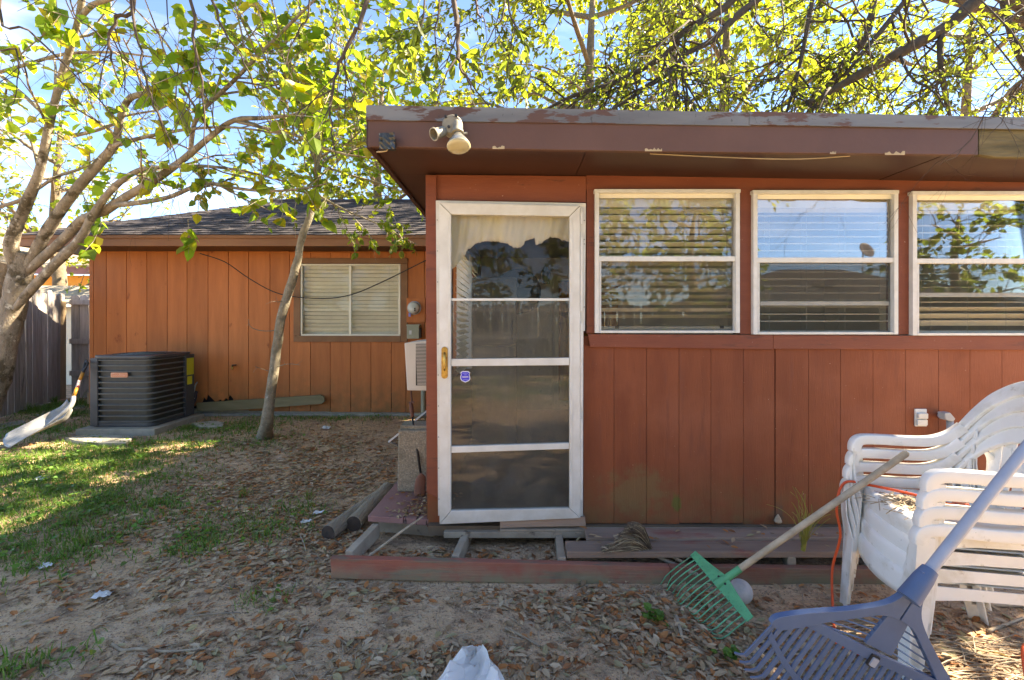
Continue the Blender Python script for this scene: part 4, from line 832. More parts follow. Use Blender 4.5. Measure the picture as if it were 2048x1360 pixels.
def plank(u0, v0, u1, v1, z, y0, y1, nm='deck_plank', mat='plank', dz=0, th=.036):
    a, b = px(u0, 0, y0).x, px(u1, 0, y0).x
    MB().prism([V((a, y0, z)), V((b, y0, z + dz)), V((b, y1, z + dz)), V((a + .005, y1, z))], (0, 0, -th)).build(nm, M[mat], WK, bevel=.004)
plank(1134, 0, 2150, 0, .148, 2.555, 2.685, dz=.005); plank(1174, 0, 2150, 0, .160, 2.695, 2.825, dz=.005)
MB().box2((px(890, 0, YW).x, YW - .055, .10), (px(1172, 0, YW).x, YW - .012, .137)).build('ledger_board', M['oldwood'], WK, bevel=.004); MB().box2((px(1172.5, 0, YW).x, YW - .055, .02), (px(2150, 0, YW).x, YW - .012, .137)).build('ledger_board', M['oldwood'], WK, bevel=.004)
MB().box2((px(1000, 0, YW).x, YW - .052, .138), (px(2150, 0, YW).x, YW + .06, .152)).build('ledger_cap', M['oldwood'], WK, bevel=.003)
# side walk, faded maroon
sp = [px(735, 1024, 2.97), px(880, 1046, 2.90), px(880, 1046, 2.90) + V((.0, 2.2, .0)), px(735, 1024, 2.97) + V((.10, 2.1, 0))]
for q in sp: q.z = .172
SW = thing('side_boardwalk', 'faded maroon plank walk along the side wall of the extension', 'boardwalk', (sp[0] + sp[1]) / 2)
def lp(i, j, t): return sp[i].lerp(sp[j], t)
k = 0; cuts = [0, .5, 1.0]
for a, b in zip(cuts[:-1], cuts[1:]): MB().prism([lp(0, 1, a) + V((.002, 0, 0)), lp(0, 1, b) - V((.002, 0, 0)), lp(3, 2, b) - V((.002, 0, 0)), lp(3, 2, a) + V((.002, 0, 0))], (0, 0, -.038)).build('walk_plank', M['purple'], SW, bevel=.004)
MB().bar(sp[0] + V((.05, .1, -.09)), sp[1] + V((-.05, .1, -.09)), .04, .1).build('bearer', M['oldwood'], SW); MB().bar(sp[3] + V((.05, -.4, -.09)), sp[2] + V((-.05, -.4, -.09)), .04, .1).build('bearer', M['oldwood'], SW)
# logs
def log(label, a, b, r, seed):
    rg = random.Random(seed); n = 14; pts = [V(a).lerp(V(b), i / n) for i in range(n + 1)]; rr = [r * (1 + rg.uniform(-.03, .03)) for _ in pts]
    LG = thing('log', label, 'log', (V(a) + V(b)) / 2 - V((0, 0, r)), 'logs by the boardwalk')
    o = MB().tube(pts, rr, 18).build('log_bark', M['barklog'], LG, smooth=50)
    dd = (V(a) - V(b)).normalized(); MB().lathe([(r * .94, 0), (r * .9, .004), (0, .005)], 18, alongz(V(a), dd)).build('sawn_end', M['logend'], LG)
log('cut log with dark sawn end on the leaf litter side', gp(656, 1066, .055), gp(768, 985, .06) + V((0, .0, 0)), .052, 1)
log('shorter cut log tucked against the maroon boardwalk', gp(707, 1048, .06), gp(775, 978, .06), .056, 2)

# ------------------------------------------------------------------ stacked plastic chairs (local: x forward, y left, z up)
def lsect(mb, rings, t=.006):
    """open L-section leg; rings of (corner point, inward x width, inward y width)"""
    b = len(mb.v)
    for p, wx, wy in rings:
        p = V(p); sx = 1 if wx > 0 else -1; sy = 1 if wy > 0 else -1
        for q in ((0, 0), (wx * .5, 0), (wx, 0), (wx, t * sy), (t * sx, t * sy), (t * sx, wy), (0, wy), (0, wy * .5)): mb.v.append(p + V((q[0], q[1], 0)))
    n = 8
    for i in range(len(rings) - 1):
        for k in range(n): k2 = (k + 1) % n; mb.f.append((b + i * n + k, b + i * n + k2, b + (i + 1) * n + k2, b + (i + 1) * n + k))
    mb.f.append(tuple(b + k for k in range(n))); e = b + (len(rings) - 1) * n; mb.f.append(tuple(e + k for k in range(n - 1, -1, -1)))
    return mb
def make_chair():
    C = empty('plastic_chair', (0, 0, 0)); P = M['plastic']
    def seat(a, b):
        y = (a - .5) * 2; hw = lerp(.205, .245, min(1, b * 1.3)); xf = .235 + .035 * (1 - y * y)
        if b < .72: s = b / .72; x = lerp(-.235, xf - .03, s); z = .405 - .022 * math.sin(math.pi * min(1, s * 1.1)) * (1 - abs(y) ** 3) - .012 * (1 - s) ; return V((x, y * hw, z))
        s = (b - .72) / .28; ang = min(1, s * 1.7) * math.pi / 2; x = xf - .03 + .03 * math.sin(ang); z = .405 - .03 * (1 - math.cos(ang)) - max(0, s - .59) * .16 * (1 + .35 * (1 - y * y)); return V((x, y * hw * (1 - .02 * s), z))
    MB().grid(seat, 22, 26).build('seat', P, C, smooth=True, solid=.005)
    for s in (-1, 1):
        pth = smooth_path([(.266, .272 * s, .57), (.262, .274 * s, .605), (.235, .277 * s, .628), (.16, .280 * s, .632), (.02, .285 * s, .630), (-.08, .286 * s, .636), (-.15, .281 * s, .665), (-.20, .268 * s, .715)], 5)
        MB().sweep(pth, [V((0, 0, 1)).lerp(V((1, 0, 0)), max(0, 1 - i / 9)) for i in range(len(pth))], .046, .047, .22).build('armrest', P, C, smooth=50)
        pb_ = smooth_path([(-.20, .268 * s, .715), (-.245, .245 * s, .79), (-.285, .195 * s, .865), (-.312, .10 * s, .925), (-.32, .0, .942)], 5)
        MB().sweep(pb_, [V((.9, 0, .35))] * len(pb_), [lerp(.047, .068, min(1, i / 10)) for i in range(len(pb_))], .022, .25).build('back_frame', P, C, smooth=50)
        # front leg doubles as arm post
        lsect(MB(), [((.282, .296 * s, .60), -.06, -.045 * s), ((.284, .285 * s, .46), -.062, -.05 * s), ((.280, .268 * s, .36), -.062, -.085 * s), ((.290, .266 * s, .18), -.055, -.075 * s), ((.300, .266 * s, 0), -.045, -.062 * s)]).build('front_leg', P, C, smooth=35, bevel=0)
        lsect(MB(), [((-.225, .262 * s, .715), .035, -.05 * s), ((-.225, .262 * s, .55), .04, -.045 * s), ((-.235, .262 * s, .38), .065, -.06 * s), ((-.268, .262 * s, .18), .06, -.058 * s), ((-.305, .262 * s, 0), .05, -.05 * s)]).build('rear_leg', P, C, smooth=35)
        # side apron
        pol = [V((.255, .262 * s, .398)), V((-.235, .25 * s, .396)), V((-.245, .25 * s, .31)), V((-.205, .251 * s, .345)), V((-.15, .253 * s, .356)), V((.1, .258 * s, .352)), V((.22, .262 * s, .34)), V((.258, .264 * s, .31))]
        MB().prism(pol, (0, -.005 * s, 0)).build('side_apron', P, C)
    for k, (yb, yt) in enumerate(((-.165, -.20), (-.10, -.115), (-.034, -.038), (.034, .038), (.10, .115), (.165, .20))):
        zt_ = .925 - 1.3 * (yt ** 2) - .03 * abs(yt) / .2; xt = -.315 + .6 * yt ** 2
        pp = smooth_path([(-.232, yb, .395), (-.25, yb * .98, .50), (-.275, lerp(yb, yt, .35) * .97, .64), (-.30, lerp(yb, yt, .75), .78), (xt, yt, zt_ - .02)], 4)
        n = len(pp); MB().sweep(pp, [V((1, 0, .25))] * n, [.034 + .016 * math.sin(math.pi * min(1, i / n * .9)) for i in range(n)], .007, .3).build('back_slat', P, C, smooth=50)
    pc = smooth_path([(-.228, -.225, .43), (-.236, 0, .425), (-.228, .225, .43)], 6); MB().sweep(pc, [V((1, 0, .2))] * len(pc), .05, .012, .3).build('lower_back_rail', P, C, smooth=50)
    return C
fw = V((-.98, .2, 0)).normalized(); ch_ang = math.atan2(fw.y, fw.x)
CHC = V((1.914, 2.004, 0)); chl = ['bottom white plastic armchair of the stack, legs on the dirt', 'second white plastic armchair up in the stack', 'third white plastic armchair up in the stack', 'top white plastic armchair of the stack with twigs on its seat']
c0 = make_chair()
for i in range(4):
    c = c0 if i == 0 else copy_tree(c0); tag(c, chl[i], 'chair', 'stacked white plastic chairs')
    p = CHC + fw * (-.012 * i) ; c.location = (p.x, p.y, .005 + .070 * i); c.rotation_euler = (0, 0, ch_ang)
lf = V((-fw.y, fw.x, 0))
def chp(x, y, z): return CHC + fw * x + lf * y + V((0, 0, z))
# twigs on the top seat
random.seed(31); tw = MB()
for i in range(170):
    a = random.uniform(0, 6.3); r = abs(random.gauss(0, .06)); q = chp(.13 + r * math.cos(a), -.02 + 1.1 * r * math.sin(a), .612 + random.uniform(0, .035) * (1 - min(1, r / .14))); an = random.uniform(0, 6.3); l = random.uniform(.02, .075)
    dd = V((math.cos(an), math.sin(an), random.uniform(-.1, .25))) * l; tw.tube([q - dd, q + V((0, 0, .004)), q + dd], [.0018, .0022, .0012], 4)
for i in range(60):
    a = random.uniform(0, 6.3); r = abs(random.gauss(0, .06)); q = chp(.13 + r * math.cos(a), -.02 + r * math.sin(a), .62 + random.uniform(0, .03)); an = random.uniform(0, 6.3); u_ = V((math.cos(an), math.sin(an), random.uniform(-.3, .3))); w_ = u_.cross(V((0, 0, 1))).normalized()
    tw.f.append(tuple(range(len(tw.v), len(tw.v) + 4))); tw.v += [q - u_ * .022, q + w_ * .009, q + u_ * .022, q - w_ * .009]
tag(tw.build('twig_pile', M['stick']), 'small pile of dry twigs and leaves on the top chair seat', 'twigs', kind='stuff')
# orange cord looped over the stack
oc = smooth_path([px(2052, 1352, 1.55), px(2050, 1290, 1.6), chp(-.12, .33, .2), chp(-.19, .34, .5), chp(-.17, .325, .84), chp(-.13, .29, .875), chp(-.1, .22, .70), chp(.02, .06, .66), chp(.1, -.05, .655), chp(.2, -.19, .64), chp(.285, -.25, .625), chp(.325, -.24, .5), chp(.31, -.235, .36), chp(.335, -.26, .18), chp(.36, -.2, .02), chp(.42, -.05, .012), chp(.46, .1, .014), chp(.3, .15, .012)], 6)
OC = thing('extension_cord', 'bright orange extension cord looped over the white chair stack', 'cord', chp(.3, 0, 0))
MB().tube(oc, .0062, 8).build('cord_run', M['orangecord'], OC, smooth=True)
MB().box(chp(-.06, -.02, .625), (.1, .05, .03), Matrix.Rotation(.6, 3, 'Z')).build('socket_block', M['orangecord'], OC, bevel=.008)

# ------------------------------------------------------------------ blue leaf rake
g_ = 1.46 / F; S_ = px(1849, 1153, 1.46); ea = V((-.443, .118, -.9015)) * g_; el = V((-.908, -.009, .445)) * g_; en = el.cross(ea).normalized()
if en.y > 0: en = -en
LRK = thing('leaf_rake', 'slate blue plastic leaf rake propped against the white chairs', 'rake', (1.4, 1.47, 0), 'yard rakes')
def rk(l, a, d=0): return S_ + el * l + ea * a + en * (d * g_)
def plate(pts, th=9, d=0): return MB().prism([rk(l, a, d + th / 2) for l, a in pts], -en * (th * g_))
def curve2(pts, n=5): return [(p.x, p.y) for p in smooth_path([V((a, b, 0)) for a, b in pts], n)]
for s in (1, -1):
    outer = curve2([(13, -8), (15, 30), (36, 78), (92, 124), (160, 168), (209, 205), (216, 225)]); inner = curve2([(196, 232), (150, 196), (118, 168), (70, 132), (36, 108), (2, 100)])
    plate([(s * l, a) for l, a in outer + inner + [(0.2, -8)]], 14).build('rake_arm', M['blue'], LRK, bevel=.003)
plate([(-22, 98), (22, 98), (30, 176), (-30, 176)], 8).build('spine', M['blue'], LRK, bevel=.002)
bar1 = curve2([(-150, 178), (-70, 182), (0, 184), (70, 182), (150, 178)]); plate(bar1 + [(l, a + 20) for l, a in bar1[::-1]], 9).build('cross_bar', M['blue'], LRK, bevel=.002)
b2 = [(l, 326 - (l / 212) ** 2 * 92) for l in range(-212, 213, 16)]; plate(b2 + [(l, a + 14) for l, a in b2[::-1]], 8).build('cross_bar', M['blue'], LRK, bevel=.002)
for s in (1, -1):
    for k in range(5):
        l0 = 40 + k * 2; a0 = 116 + k * 13; MB().tube([rk(s * 24, a0 + 2), rk(s * (58 + k * 19), a0 + 6 + k * 2.5)], 1.9 * g_, 6).build('brace_wire', M['blue'], LRK)
NT = 25
for k in range(NT):
    s = (k - (NT - 1) / 2) / ((NT - 1) / 2); l0 = s * 205; a0 = 196 if abs(l0) < 150 else 196 + (abs(l0) - 150) * .55; l1 = s * 226; a1 = 408 - 78 * s * s
    pts = [rk(lerp(l0, l1, t), lerp(a0, a1, t), 0 if t < .82 else -((t - .82) / .18) ** 1.5 * 20) for t in [i / 12 for i in range(13)]]
    MB().sweep(pts, en, [9 * g_] * 10 + [8.5 * g_, 7.5 * g_, 6 * g_], 4.5 * g_, .3).build('tine', M['blue'], LRK)
plate(rrect(-9, 188, 9, 214, 2), 4, 6).build('clip_dark_plate', M['dark'], LRK); plate(rrect(-6, 192, 6, 211, 2), 5, 9).build('clip', M['lilac'], LRK, bevel=.001)  # raised dark plate stands in for the shade of a recess around the clip
hd = (V((2.05, 1.64, 1.24)) - S_).normalized()
MB().tube([S_ - hd * .06 + ea * 20, S_ + ea * 4, S_ + hd * .03], [20 * g_, 17 * g_, 14 * g_], 16).build('socket', M['blue'], LRK, smooth=40)
MB().tube([S_ - hd * .02, S_ + hd * 1.35], 10.5 * g_, 16).build('shaft', M['lilac'], LRK, smooth=40)

# ------------------------------------------------------------------ green garden rake
GR = thing('garden_rake', 'green metal rake with grey wooden handle resting on the chair stack', 'rake', (.95, 2.25, 0), 'yard rakes')
b0, b1 = V((.975, 2.45, .195)), V((1.072, 2.045, .105)); bc = (b0 + b1) / 2; he = px(1815, 905, 2.2); hdir = (he - bc).normalized(); bd = (b1 - b0).normalized()
tdir = (V((.868, 2.26, .0)) - bc); upn = bd.cross(tdir).normalized()
if upn.y > 0: upn = -upn
tn = tdir.normalized()
def gpt(s, t, d=0): return bc + bd * s + tn * t + upn * d
HL = (b1 - b0).length / 2
pl = curve2([(-HL, -.018), (-HL * .55, -.030), (-.05, -.042), (0, -.05), (.05, -.042), (HL * .55, -.030), (HL, -.018)], 4) + curve2([(HL, .020), (0, .022), (-HL, .020)], 3)
MB().prism([gpt(s, t, .003) for s, t in pl], -upn * .006).build('head_plate', M['green'], GR, bevel=.002)
for k in range(30):
    s = lerp(-HL * .95, HL * .95, k / 29)
    if abs(s) < .035: continue
    MB().box(gpt(s, .008 - .014 * (k % 2), .004), (.006, .006, .003), Matrix((bd, tn, upn)).transposed()).build('rivet', M['green'], GR)
for k in range(16):
    s = lerp(-HL * .96, HL * .96, k / 15); rgk = random.Random(k); l = .235 + rgk.uniform(-.02, .02)
    pts = [gpt(s * (1 + .04 * t), .015 + l * t, .012 * math.sin(t * 3.1) - (.035 * max(0, t - .8) / .2)) for t in [i / 7 for i in range(8)]]
    for p in pts: p.z = max(p.z, .012)
    MB().tube(pts, [.0036, .0034, .0026], 6).build('tine', M['grwire'], GR, smooth=True)
MB().tube([bc + hdir * .0 - hdir * .02, bc + hdir * .05, bc + hdir * .125], [.024, .017, .0165], 14).build('ferrule', M['green'], GR, smooth=40)
for s in (-.024, .024): MB().lathe([(.006, 0), (.006, .002)], 10, alongz(gpt(s, -.02, .003), upn)).build('bolt_hole_disc', M['dark'], GR)  # dark discs on the plate stand in for the shade inside bolt holes
MB().tube([bc + hdir * .12, he.lerp(bc, .5), he - hdir * .01, he], [.0155, .0158, .0155, .010], 14).build('shaft', M['handle'], GR, smooth=True)
# ball, broom, string, bag
bcn = gp(1481, 1186, .056); bcn = px(1481, 1186, 2.33)
tag(MB().lathe([(.058 * math.sin(math.pi * i / 16), -.058 * math.cos(math.pi * i / 16)) for i in range(17)], 28, Matrix.Translation((bcn.x, bcn.y, .060)), cap=False).build('ball', M['ballm'], smooth=True), 'scuffed grey white ball on the ground behind the green rake', 'ball')
BR = thing('broom_head', 'worn straw broom head lying on the walkway planks', 'broom', gp(1250, 1120, .1))
bt = px(1262, 1062, 2.66); bbm = px(1240, 1122, 2.55); nk = px(1312, 1112, 2.6); rg = random.Random(6)
root = px(1306, 1108, 2.6)
def strand(i, mat):
    a = rg.uniform(0, 1); e = px(lerp(1206, 1262, a), lerp(1126, 1064, a ** .8), 2.56 + rg.uniform(-.02, .06)) + V((rg.uniform(-.02, .02), 0, rg.uniform(-.012, .012))); e.z += .05 * a; m = root.lerp(e, .5) + V((rg.uniform(-.01, .01), rg.uniform(-.03, .03), .05 + rg.uniform(-.02, .03)))
    if e.z < .15: e.z = .15
    return smooth_path([root + V((rg.uniform(-.01, .01), rg.uniform(-.015, .015), rg.uniform(-.012, .012))), m, e], 3)
for nm, mt, cnt in (('bristles', 'straw', 420), ('pale_bristles', 'strawlt', 170)):
    mb = MB()
    for i in range(cnt): mb.tube(strand(i, mt), [.0022, .002, .0012], 3, cap=False)
    o = mb.build(nm, M[mt], BR); o['kind'] = 'stuff'
MB().tube([root + V((-.012, 0, .004)), root + V((.03, 0, -.004))], [.027, .018], 10).build('binding', M['straw'], BR, smooth=True)
MB().tube(smooth_path([root + V((.01, 0, 0)), px(1338, 1124, 2.58), px(1395, 1150, 2.47)], 3), [.014, .012, .012], 9).build('broken_handle', M['oldwood'], BR, smooth=True)
tag(MB().tube(smooth_path([px(1318, 1106, 2.6), px(1340, 1110, 2.58), px(1368, 1126, 2.56)], 3), [.012, .011, .009], 8).build('broken_stick', M['stick'], smooth=True), 'short broken stick beside the straw broom head', 'stick')
YS = thing('string_bundle', 'tangled yellow plastic string tuft on the walkway planks', 'string', px(1608, 1132, 2.52))
rg = random.Random(16); base_ = px(1606, 1130, 2.545); base_.z = .16; mb = MB()
for i in range(46):
    p = base_.copy(); d = V((rg.uniform(-.1, .35), rg.uniform(-.2, .2), 1)).normalized(); pts = [p + V((rg.uniform(-.012, .012), rg.uniform(-.01, .01), rg.uniform(-.03, .0) + .03))]; l = rg.uniform(.1, .36); curl = V((rg.uniform(-.35, .35), rg.uniform(-.3, .3), rg.uniform(-.28, .05)))
    for k in range(9): d = (d + curl * .45 * (k / 6) + V((rg.uniform(-.1, .1), rg.uniform(-.1, .1), 0))).normalized(); p = p + d * l / 9; p.z = max(p.z, .16); pts.append(p.copy())
    mb.tube(smooth_path(pts, 2), .0014, 3, cap=False)
o = mb.build('strands', M['ystring'], YS); o['kind'] = 'stuff'
MB().tube([base_ + V((0, 0, .0)), base_ + V((.02, 0, .10)), base_ + V((.045, 0, .19))], [.012, .009, .005], 6).build('twisted_core', M['ystring'], YS)
# white carrier bag at the front
bgp = gp(948, 1352, 0.02); rg = random.Random(8)
rgb_ = random.Random(5); hgt = {}
def bagf(a, b):
    x = (a - .5) * (.05 + .36 * (1 - b) ** .9); yv = (b - .5) * .32; e = min(1, min(a, 1 - a) * 6); e2 = min(1, (1 - b) * 5); k = (round(a, 3), round(b, 3))
    if k not in hgt: hgt[k] = (rgb_.uniform(0, .03), rgb_.uniform(-.012, .012), rgb_.uniform(-.012, .012))
    h, jx, jy = hgt[k]
    return bgp + V((x - .012 + jx, yv + jy, .004 + (.008 + h + .025 * math.sin(a * 9)) * e * e2 if e * e2 > 0 else .004))
tag(MB().grid(bagf, 11, 10).build('plastic_bag', M['bag']), 'crumpled white plastic bag on the leaf litter', 'bag')
for i, (u, v, s, lb) in enumerate(((90, 1135, .05, 'white scrap at the edge of the grass'), (205, 1191, .055, 'pale scrap on bare dirt below the grass'), (612, 1048, .045, 'white scrap beside the log ends'), (637, 1029, .05, 'bluish white scrap behind the logs'), (80, 962, .07, 'flat pale scrap in the long grass'), (652, 866, .08, 'crumpled pale scrap under the far window'))):
    p = gp(u, v, .012); p.z = gz(p.x, p.y) + .008; rg = random.Random(i + 40)
    tag(MB().grid(lambda a, b: p + V(((a - .5) * s * 1.4, (b - .5) * s, .004 + rg.uniform(0, s * .35))), 5, 4).build('paper_scrap', M['paper'], smooth=False), 'crumpled ' * ('crumpled' not in lb) + lb, 'litter', 'scraps of litter')
# sticks on the ground and the walk
def stick(label, pix, r, lift=.01, z=0):
    pts = []
    for u, v in pix: q = gp(u, v, z + .01); q.z = gz(q.x, q.y) * (z == 0) + z + lift; pts.append(q)
    return tag(MB().tube(smooth_path(pts, 4), [r, r * .9, r * .6], 7).build('stick', M['stick'], smooth=True), label, 'stick', 'fallen sticks')
A = px(733, 1100, 2.6); B = px(846, 992, 2.86); A.z = .09; B.z = .215
tag(MB().tube(smooth_path([A, A.lerp(B, .5) + V((.01, 0, .012)), B], 5), [.008, .008, .006], 8).build('stick', M['stick'], smooth=True), 'long grey stick slanting from the boardwalk into the empty frame', 'stick', 'fallen sticks')
stick('pale crooked stick lying on the bare dirt', [(225, 1286), (245, 1298), (275, 1296), (330, 1303), (378, 1301), (412, 1298)], .007)
stick('short dark stick among leaves left of the bag', [(600, 1277), (606, 1262), (612, 1257)], .006); stick('straight brown stick behind the white bag', [(1010, 1258), (1040, 1272), (1080, 1294)], .006)
stick('thin twig near the walkway corner', [(372, 1236), (430, 1232), (480, 1228)], .004); stick('upright bent twig in the leaves by the logs', [(597, 1072), (606, 1090), (612, 1108)], .005)
stick('stub of a stick below the green rake', [(1352, 1232), (1358, 1250), (1366, 1282)], .010); stick('dark stick under the rake tines', [(1290, 1216), (1320, 1238), (1345, 1255)], .006)
stick('dark curved stick under the stacked chairs', [(1975, 1262), (2010, 1250), (2050, 1236)], .008); stick('grey root-like stick behind the chair legs', [(1960, 1206), (2000, 1212), (2060, 1214)], .012)

# ------------------------------------------------------------------ trees
LEAF_OAK = ((0, 0), (.33, .21), (.7, .17), (1, 0)); LEAF_BROAD = ((0, 0), (.22, .40), (.6, .33), (1, 0))
def leaf_pts(p, d, nrm, size, prof, fold=.18, bend=.12):
    """4-triangle folded leaf: base, two left, tip, two right"""
    d = d.normalized(); sd = d.cross(nrm); sd = sd.normalized() if sd.length > 1e-5 else d.orthogonal().normalized(); n = sd.cross(d)
    o = [p]
    for (a, wv) in prof[1:3]: o.append(p + d * (a * size) + sd * (wv * size) + n * (fold * wv * size - bend * a * a * size))
    o.append(p + d * size - n * (bend * size))
    for (a, wv) in prof[2:0:-1]: o.append(p + d * (a * size) - sd * (wv * size) + n * (fold * wv * size - bend * a * a * size))
    return o
def leaf_mesh(name, leaves, mat, prof):
    """leaves: list of (p, d, n, size, colour)"""
    v = []; f = []; cs = []
    for p, d, nr, s, c in leaves:
        b = len(v); v += leaf_pts(p, d, nr, s, prof); f += [(b, b + 1, b + 2, b + 3), (b, b + 3, b + 4, b + 5)]; cs += [c] * 6
    me = bpy.data.meshes.new(name); me.from_pydata(v, [], f)
    ca = me.color_attributes.new('Col', 'FLOAT_COLOR', 'POINT'); flat = []
    for c in cs: flat += (c[0], c[1], c[2], 1)
    ca.data.foreach_set('color', flat); me.materials.append(mat); return me
class Tree:
    def __init__(s, name, label, base, seed, bark, leafsize, cols, prof=LEAF_OAK, group=None):
        s.rg = random.Random(seed); s.root = thing(name, label, 'tree', base, group); s.wood = MB(); s.twigs = MB(); s.leaves = []; s.bark = bark; s.ls = leafsize; s.cols = cols; s.prof = prof; s.rk = 1
    def limb(s, pts, rad, n=10, sub=4, wig=.0):
        P = smooth_path(pts, sub)
        if wig:
            for i in range(1, len(P) - 1): P[i] = P[i] + V([s.rg.uniform(-wig, wig) for _ in range(3)])
        rr = [q * s.rk * (1 + s.rg.uniform(-.07, .07)) for q in interp(list(rad), len(P))]; s.wood.tube(P, rr, n); return P, rr
    def leaf(s, p, d):
        rg = s.rg; nrm = V((rg.gauss(0, .55), rg.gauss(0, .55), 1)).normalized(); c = rg.choice(s.cols); k = rg.uniform(.75, 1.2)
        s.leaves.append((p, d, nrm, s.ls * rg.uniform(.6, 1.25), (c[0] * k, c[1] * k, c[2] * k)))
    def twig(s, p, d, L_, r, depth, droop=.12, wig=.25, nch=4, ratio=.55, dens=16, spread=.9, leafy=True):
        rg = s.rg; ns = max(3, int(L_ / .13)); ns = min(ns, 9); pts = [p.copy()]; dirs = []
        for i in range(ns):
            d = (d + V((rg.gauss(0, wig), rg.gauss(0, wig), rg.gauss(0, wig) - droop)) * .6).normalized(); p = p + d * (L_ / ns); pts.append(p.copy()); dirs.append(d.copy())
        (s.wood if r > .011 else s.twigs).tube(pts, [r, r * .75, r * .45], 6 if r > .011 else 3, cap=False)
        if depth > 0:
            for k in range(nch):
                t = rg.uniform(.25, 1.0); i = min(ns - 1, int(t * ns)); q = pts[i].lerp(pts[i + 1], rg.random()); dd = dirs[i]
                pr = V((rg.gauss(0, 1), rg.gauss(0, 1), rg.gauss(0, .7))); pr = (pr - dd * pr.dot(dd)).normalized()
                s.twig(q, (dd + pr * spread).normalized(), L_ * ratio * rg.uniform(.7, 1.25), r * .55, depth - 1, droop, wig, nch, ratio, dens, spread, leafy)
        if leafy and depth <= 1:
            for k in range(max(1, int(L_ * dens))):
                t = rg.uniform(.15, 1); i = min(ns - 1, int(t * ns)); q = pts[i].lerp(pts[i + 1], rg.random()); dd = (dirs[i] + V((rg.gauss(0, .7), rg.gauss(0, .7), rg.gauss(-.25, .5)))).normalized(); s.leaf(q, dd)
    def sprout(s, P, rr, count, t0, t1, L_, r, depth, bias=(0, 0, 0), **kw):
        rg = s.rg; n = len(P) - 1
        for k in range(count):
            t = lerp(t0, t1, (k + rg.random()) / count); i = min(n - 1, int(t * n)); q = P[i].lerp(P[i + 1], t * n - i); tg = (P[i + 1] - P[i]).normalized(); pr = V((rg.gauss(0, 1), rg.gauss(0, 1), rg.gauss(.2, .8))); pr = (pr - tg * pr.dot(tg)).normalized()
            s.twig(q, (tg * .6 + pr + V(bias)).normalized(), L_ * rg.uniform(.6, 1.25), min(r, rr[min(i, len(rr) - 1)] * .6), depth, **kw)
    def finish(s, singles=0, leafname='leaf'):
        s.wood.build('trunk', s.bark, s.root, smooth=60)
        if s.twigs.v: o = s.twigs.build('twigs', s.bark, s.root); o['kind'] = 'stuff'
        if not s.leaves: return
        off = wloc(s.root); lv = s.leaves
        def score(l):
            p = l[0]
            if p.y < 1: return 0
            u = CX + F * p.x / p.y; v = HY - F * (p.z - CH) / p.y
            return l[3] / p.y if 0 < u < 2048 and 0 < v < 1360 else 0
        if singles:
            lv = sorted(lv, key=score, reverse=True); one = lv[:singles]; lv = lv[singles:]
            protos = [leaf_mesh('leaf', [(V((0, 0, 0)), V((1, 0, 0)), V((0, 0, 1)), 1, c)], M['leaf'], s.prof) for c in s.cols]
            for p, d, nr, sz, c in one:
                o = bpy.data.objects.new(leafname, s.rg.choice(protos)); col.objects.link(o); o.parent = s.root; d = d.normalized(); sd = d.cross(nr).normalized(); n = sd.cross(d)
                o.matrix_local = Matrix.Translation(p - off) @ Matrix((d, -sd, n)).transposed().to_4x4() @ Matrix.Scale(sz, 4)
        me = leaf_mesh('crown', [(p - off, d, nr, sz, c) for p, d, nr, sz, c in lv], M['leaf'], s.prof); o = bpy.data.objects.new('crown', me); col.objects.link(o); o.parent = s.root; o['kind'] = 'stuff'
GRN = [(0.132, 0.218, 0.027), (0.164, 0.249, 0.031), (0.109, 0.186, 0.024), (0.195, 0.264, 0.031), (0.225, 0.264, 0.035), (0.257, 0.225, 0.027)]
OAKG = [(0.108, 0.144, 0.029), (0.094, 0.13, 0.029), (0.137, 0.176, 0.029), (0.115, 0.144, 0.032), (0.166, 0.187, 0.029)]
DKG = [(.10, .15, .03), (.085, .135, .028), (.12, .16, .03), (.14, .17, .03)]
# --- pale multi-stemmed tree on the left
T = Tree('broadleaf_tree', 'pale barked multi-stemmed tree with large bright leaves beside the fence', (-6.75, 5.75, .05), 3, M['bark'], .118, GRN, LEAF_BROAD); T.rk = .78
def PP(l, y0, y1): n = len(l) - 1; return [px(u, v, lerp(y0, y1, i / n)) for i, (u, v) in enumerate(l)]
tr_, _ = T.limb([V((-6.80, 5.75, -.1)), V((-6.76, 5.75, .10))] + PP([(-8, 760), (8, 690), (28, 610), (42, 545), (50, 505)], 5.75, 5.7), [.23, .20, .175, .165, .16, .16, .16], 18, 5)
T.limb([V((-7.15, 5.95, -.1))] + PP([(-45, 700), (-20, 620), (2, 560), (14, 520)], 6.0, 5.8), [.17, .15, .13, .14, .13], 14, 4)
T.rk = .62
A1, ar = T.limb(PP([(40, 545), (22, 490), (52, 410), (80, 339), (104, 226), (134, 117), (158, 35), (168, -40)], 5.7, 4.7), [.11, .11, .09, .072, .062, .055, .05, .04], 14)
A2, ar2 = T.limb(PP([(158, 40), (185, 10), (235, -8), (330, -60)], 4.75, 4.3), [.045, .04, .033, .02], 10)
B1, br = T.limb(PP([(52, 540), (88, 473), (122, 420), (159, 371), (200, 325), (226, 293), (236, 262), (244, 225), (262, 195), (300, 187)], 5.7, 5.0), [.10, .10, .092, .086, .08, .075, .06, .055, .052, .045], 14)
B2, br2 = T.limb(PP([(228, 292), (260, 282), (300, 272), (380, 258), (470, 255), (560, 268)], 5.15, 4.6), [.04, .036, .03, .025, .02, .012], 8)
C1, cr = T.limb(PP([(58, 540), (125, 480), (165, 440), (212, 420), (255, 392), (304, 364), (345, 335), (381, 307), (425, 270), (470, 240), (530, 236), (593, 229), (700, 215)], 5.7, 4.4), [.08, .085, .085, .08, .074, .068, .06, .055, .045, .04, .03, .024, .014], 14)
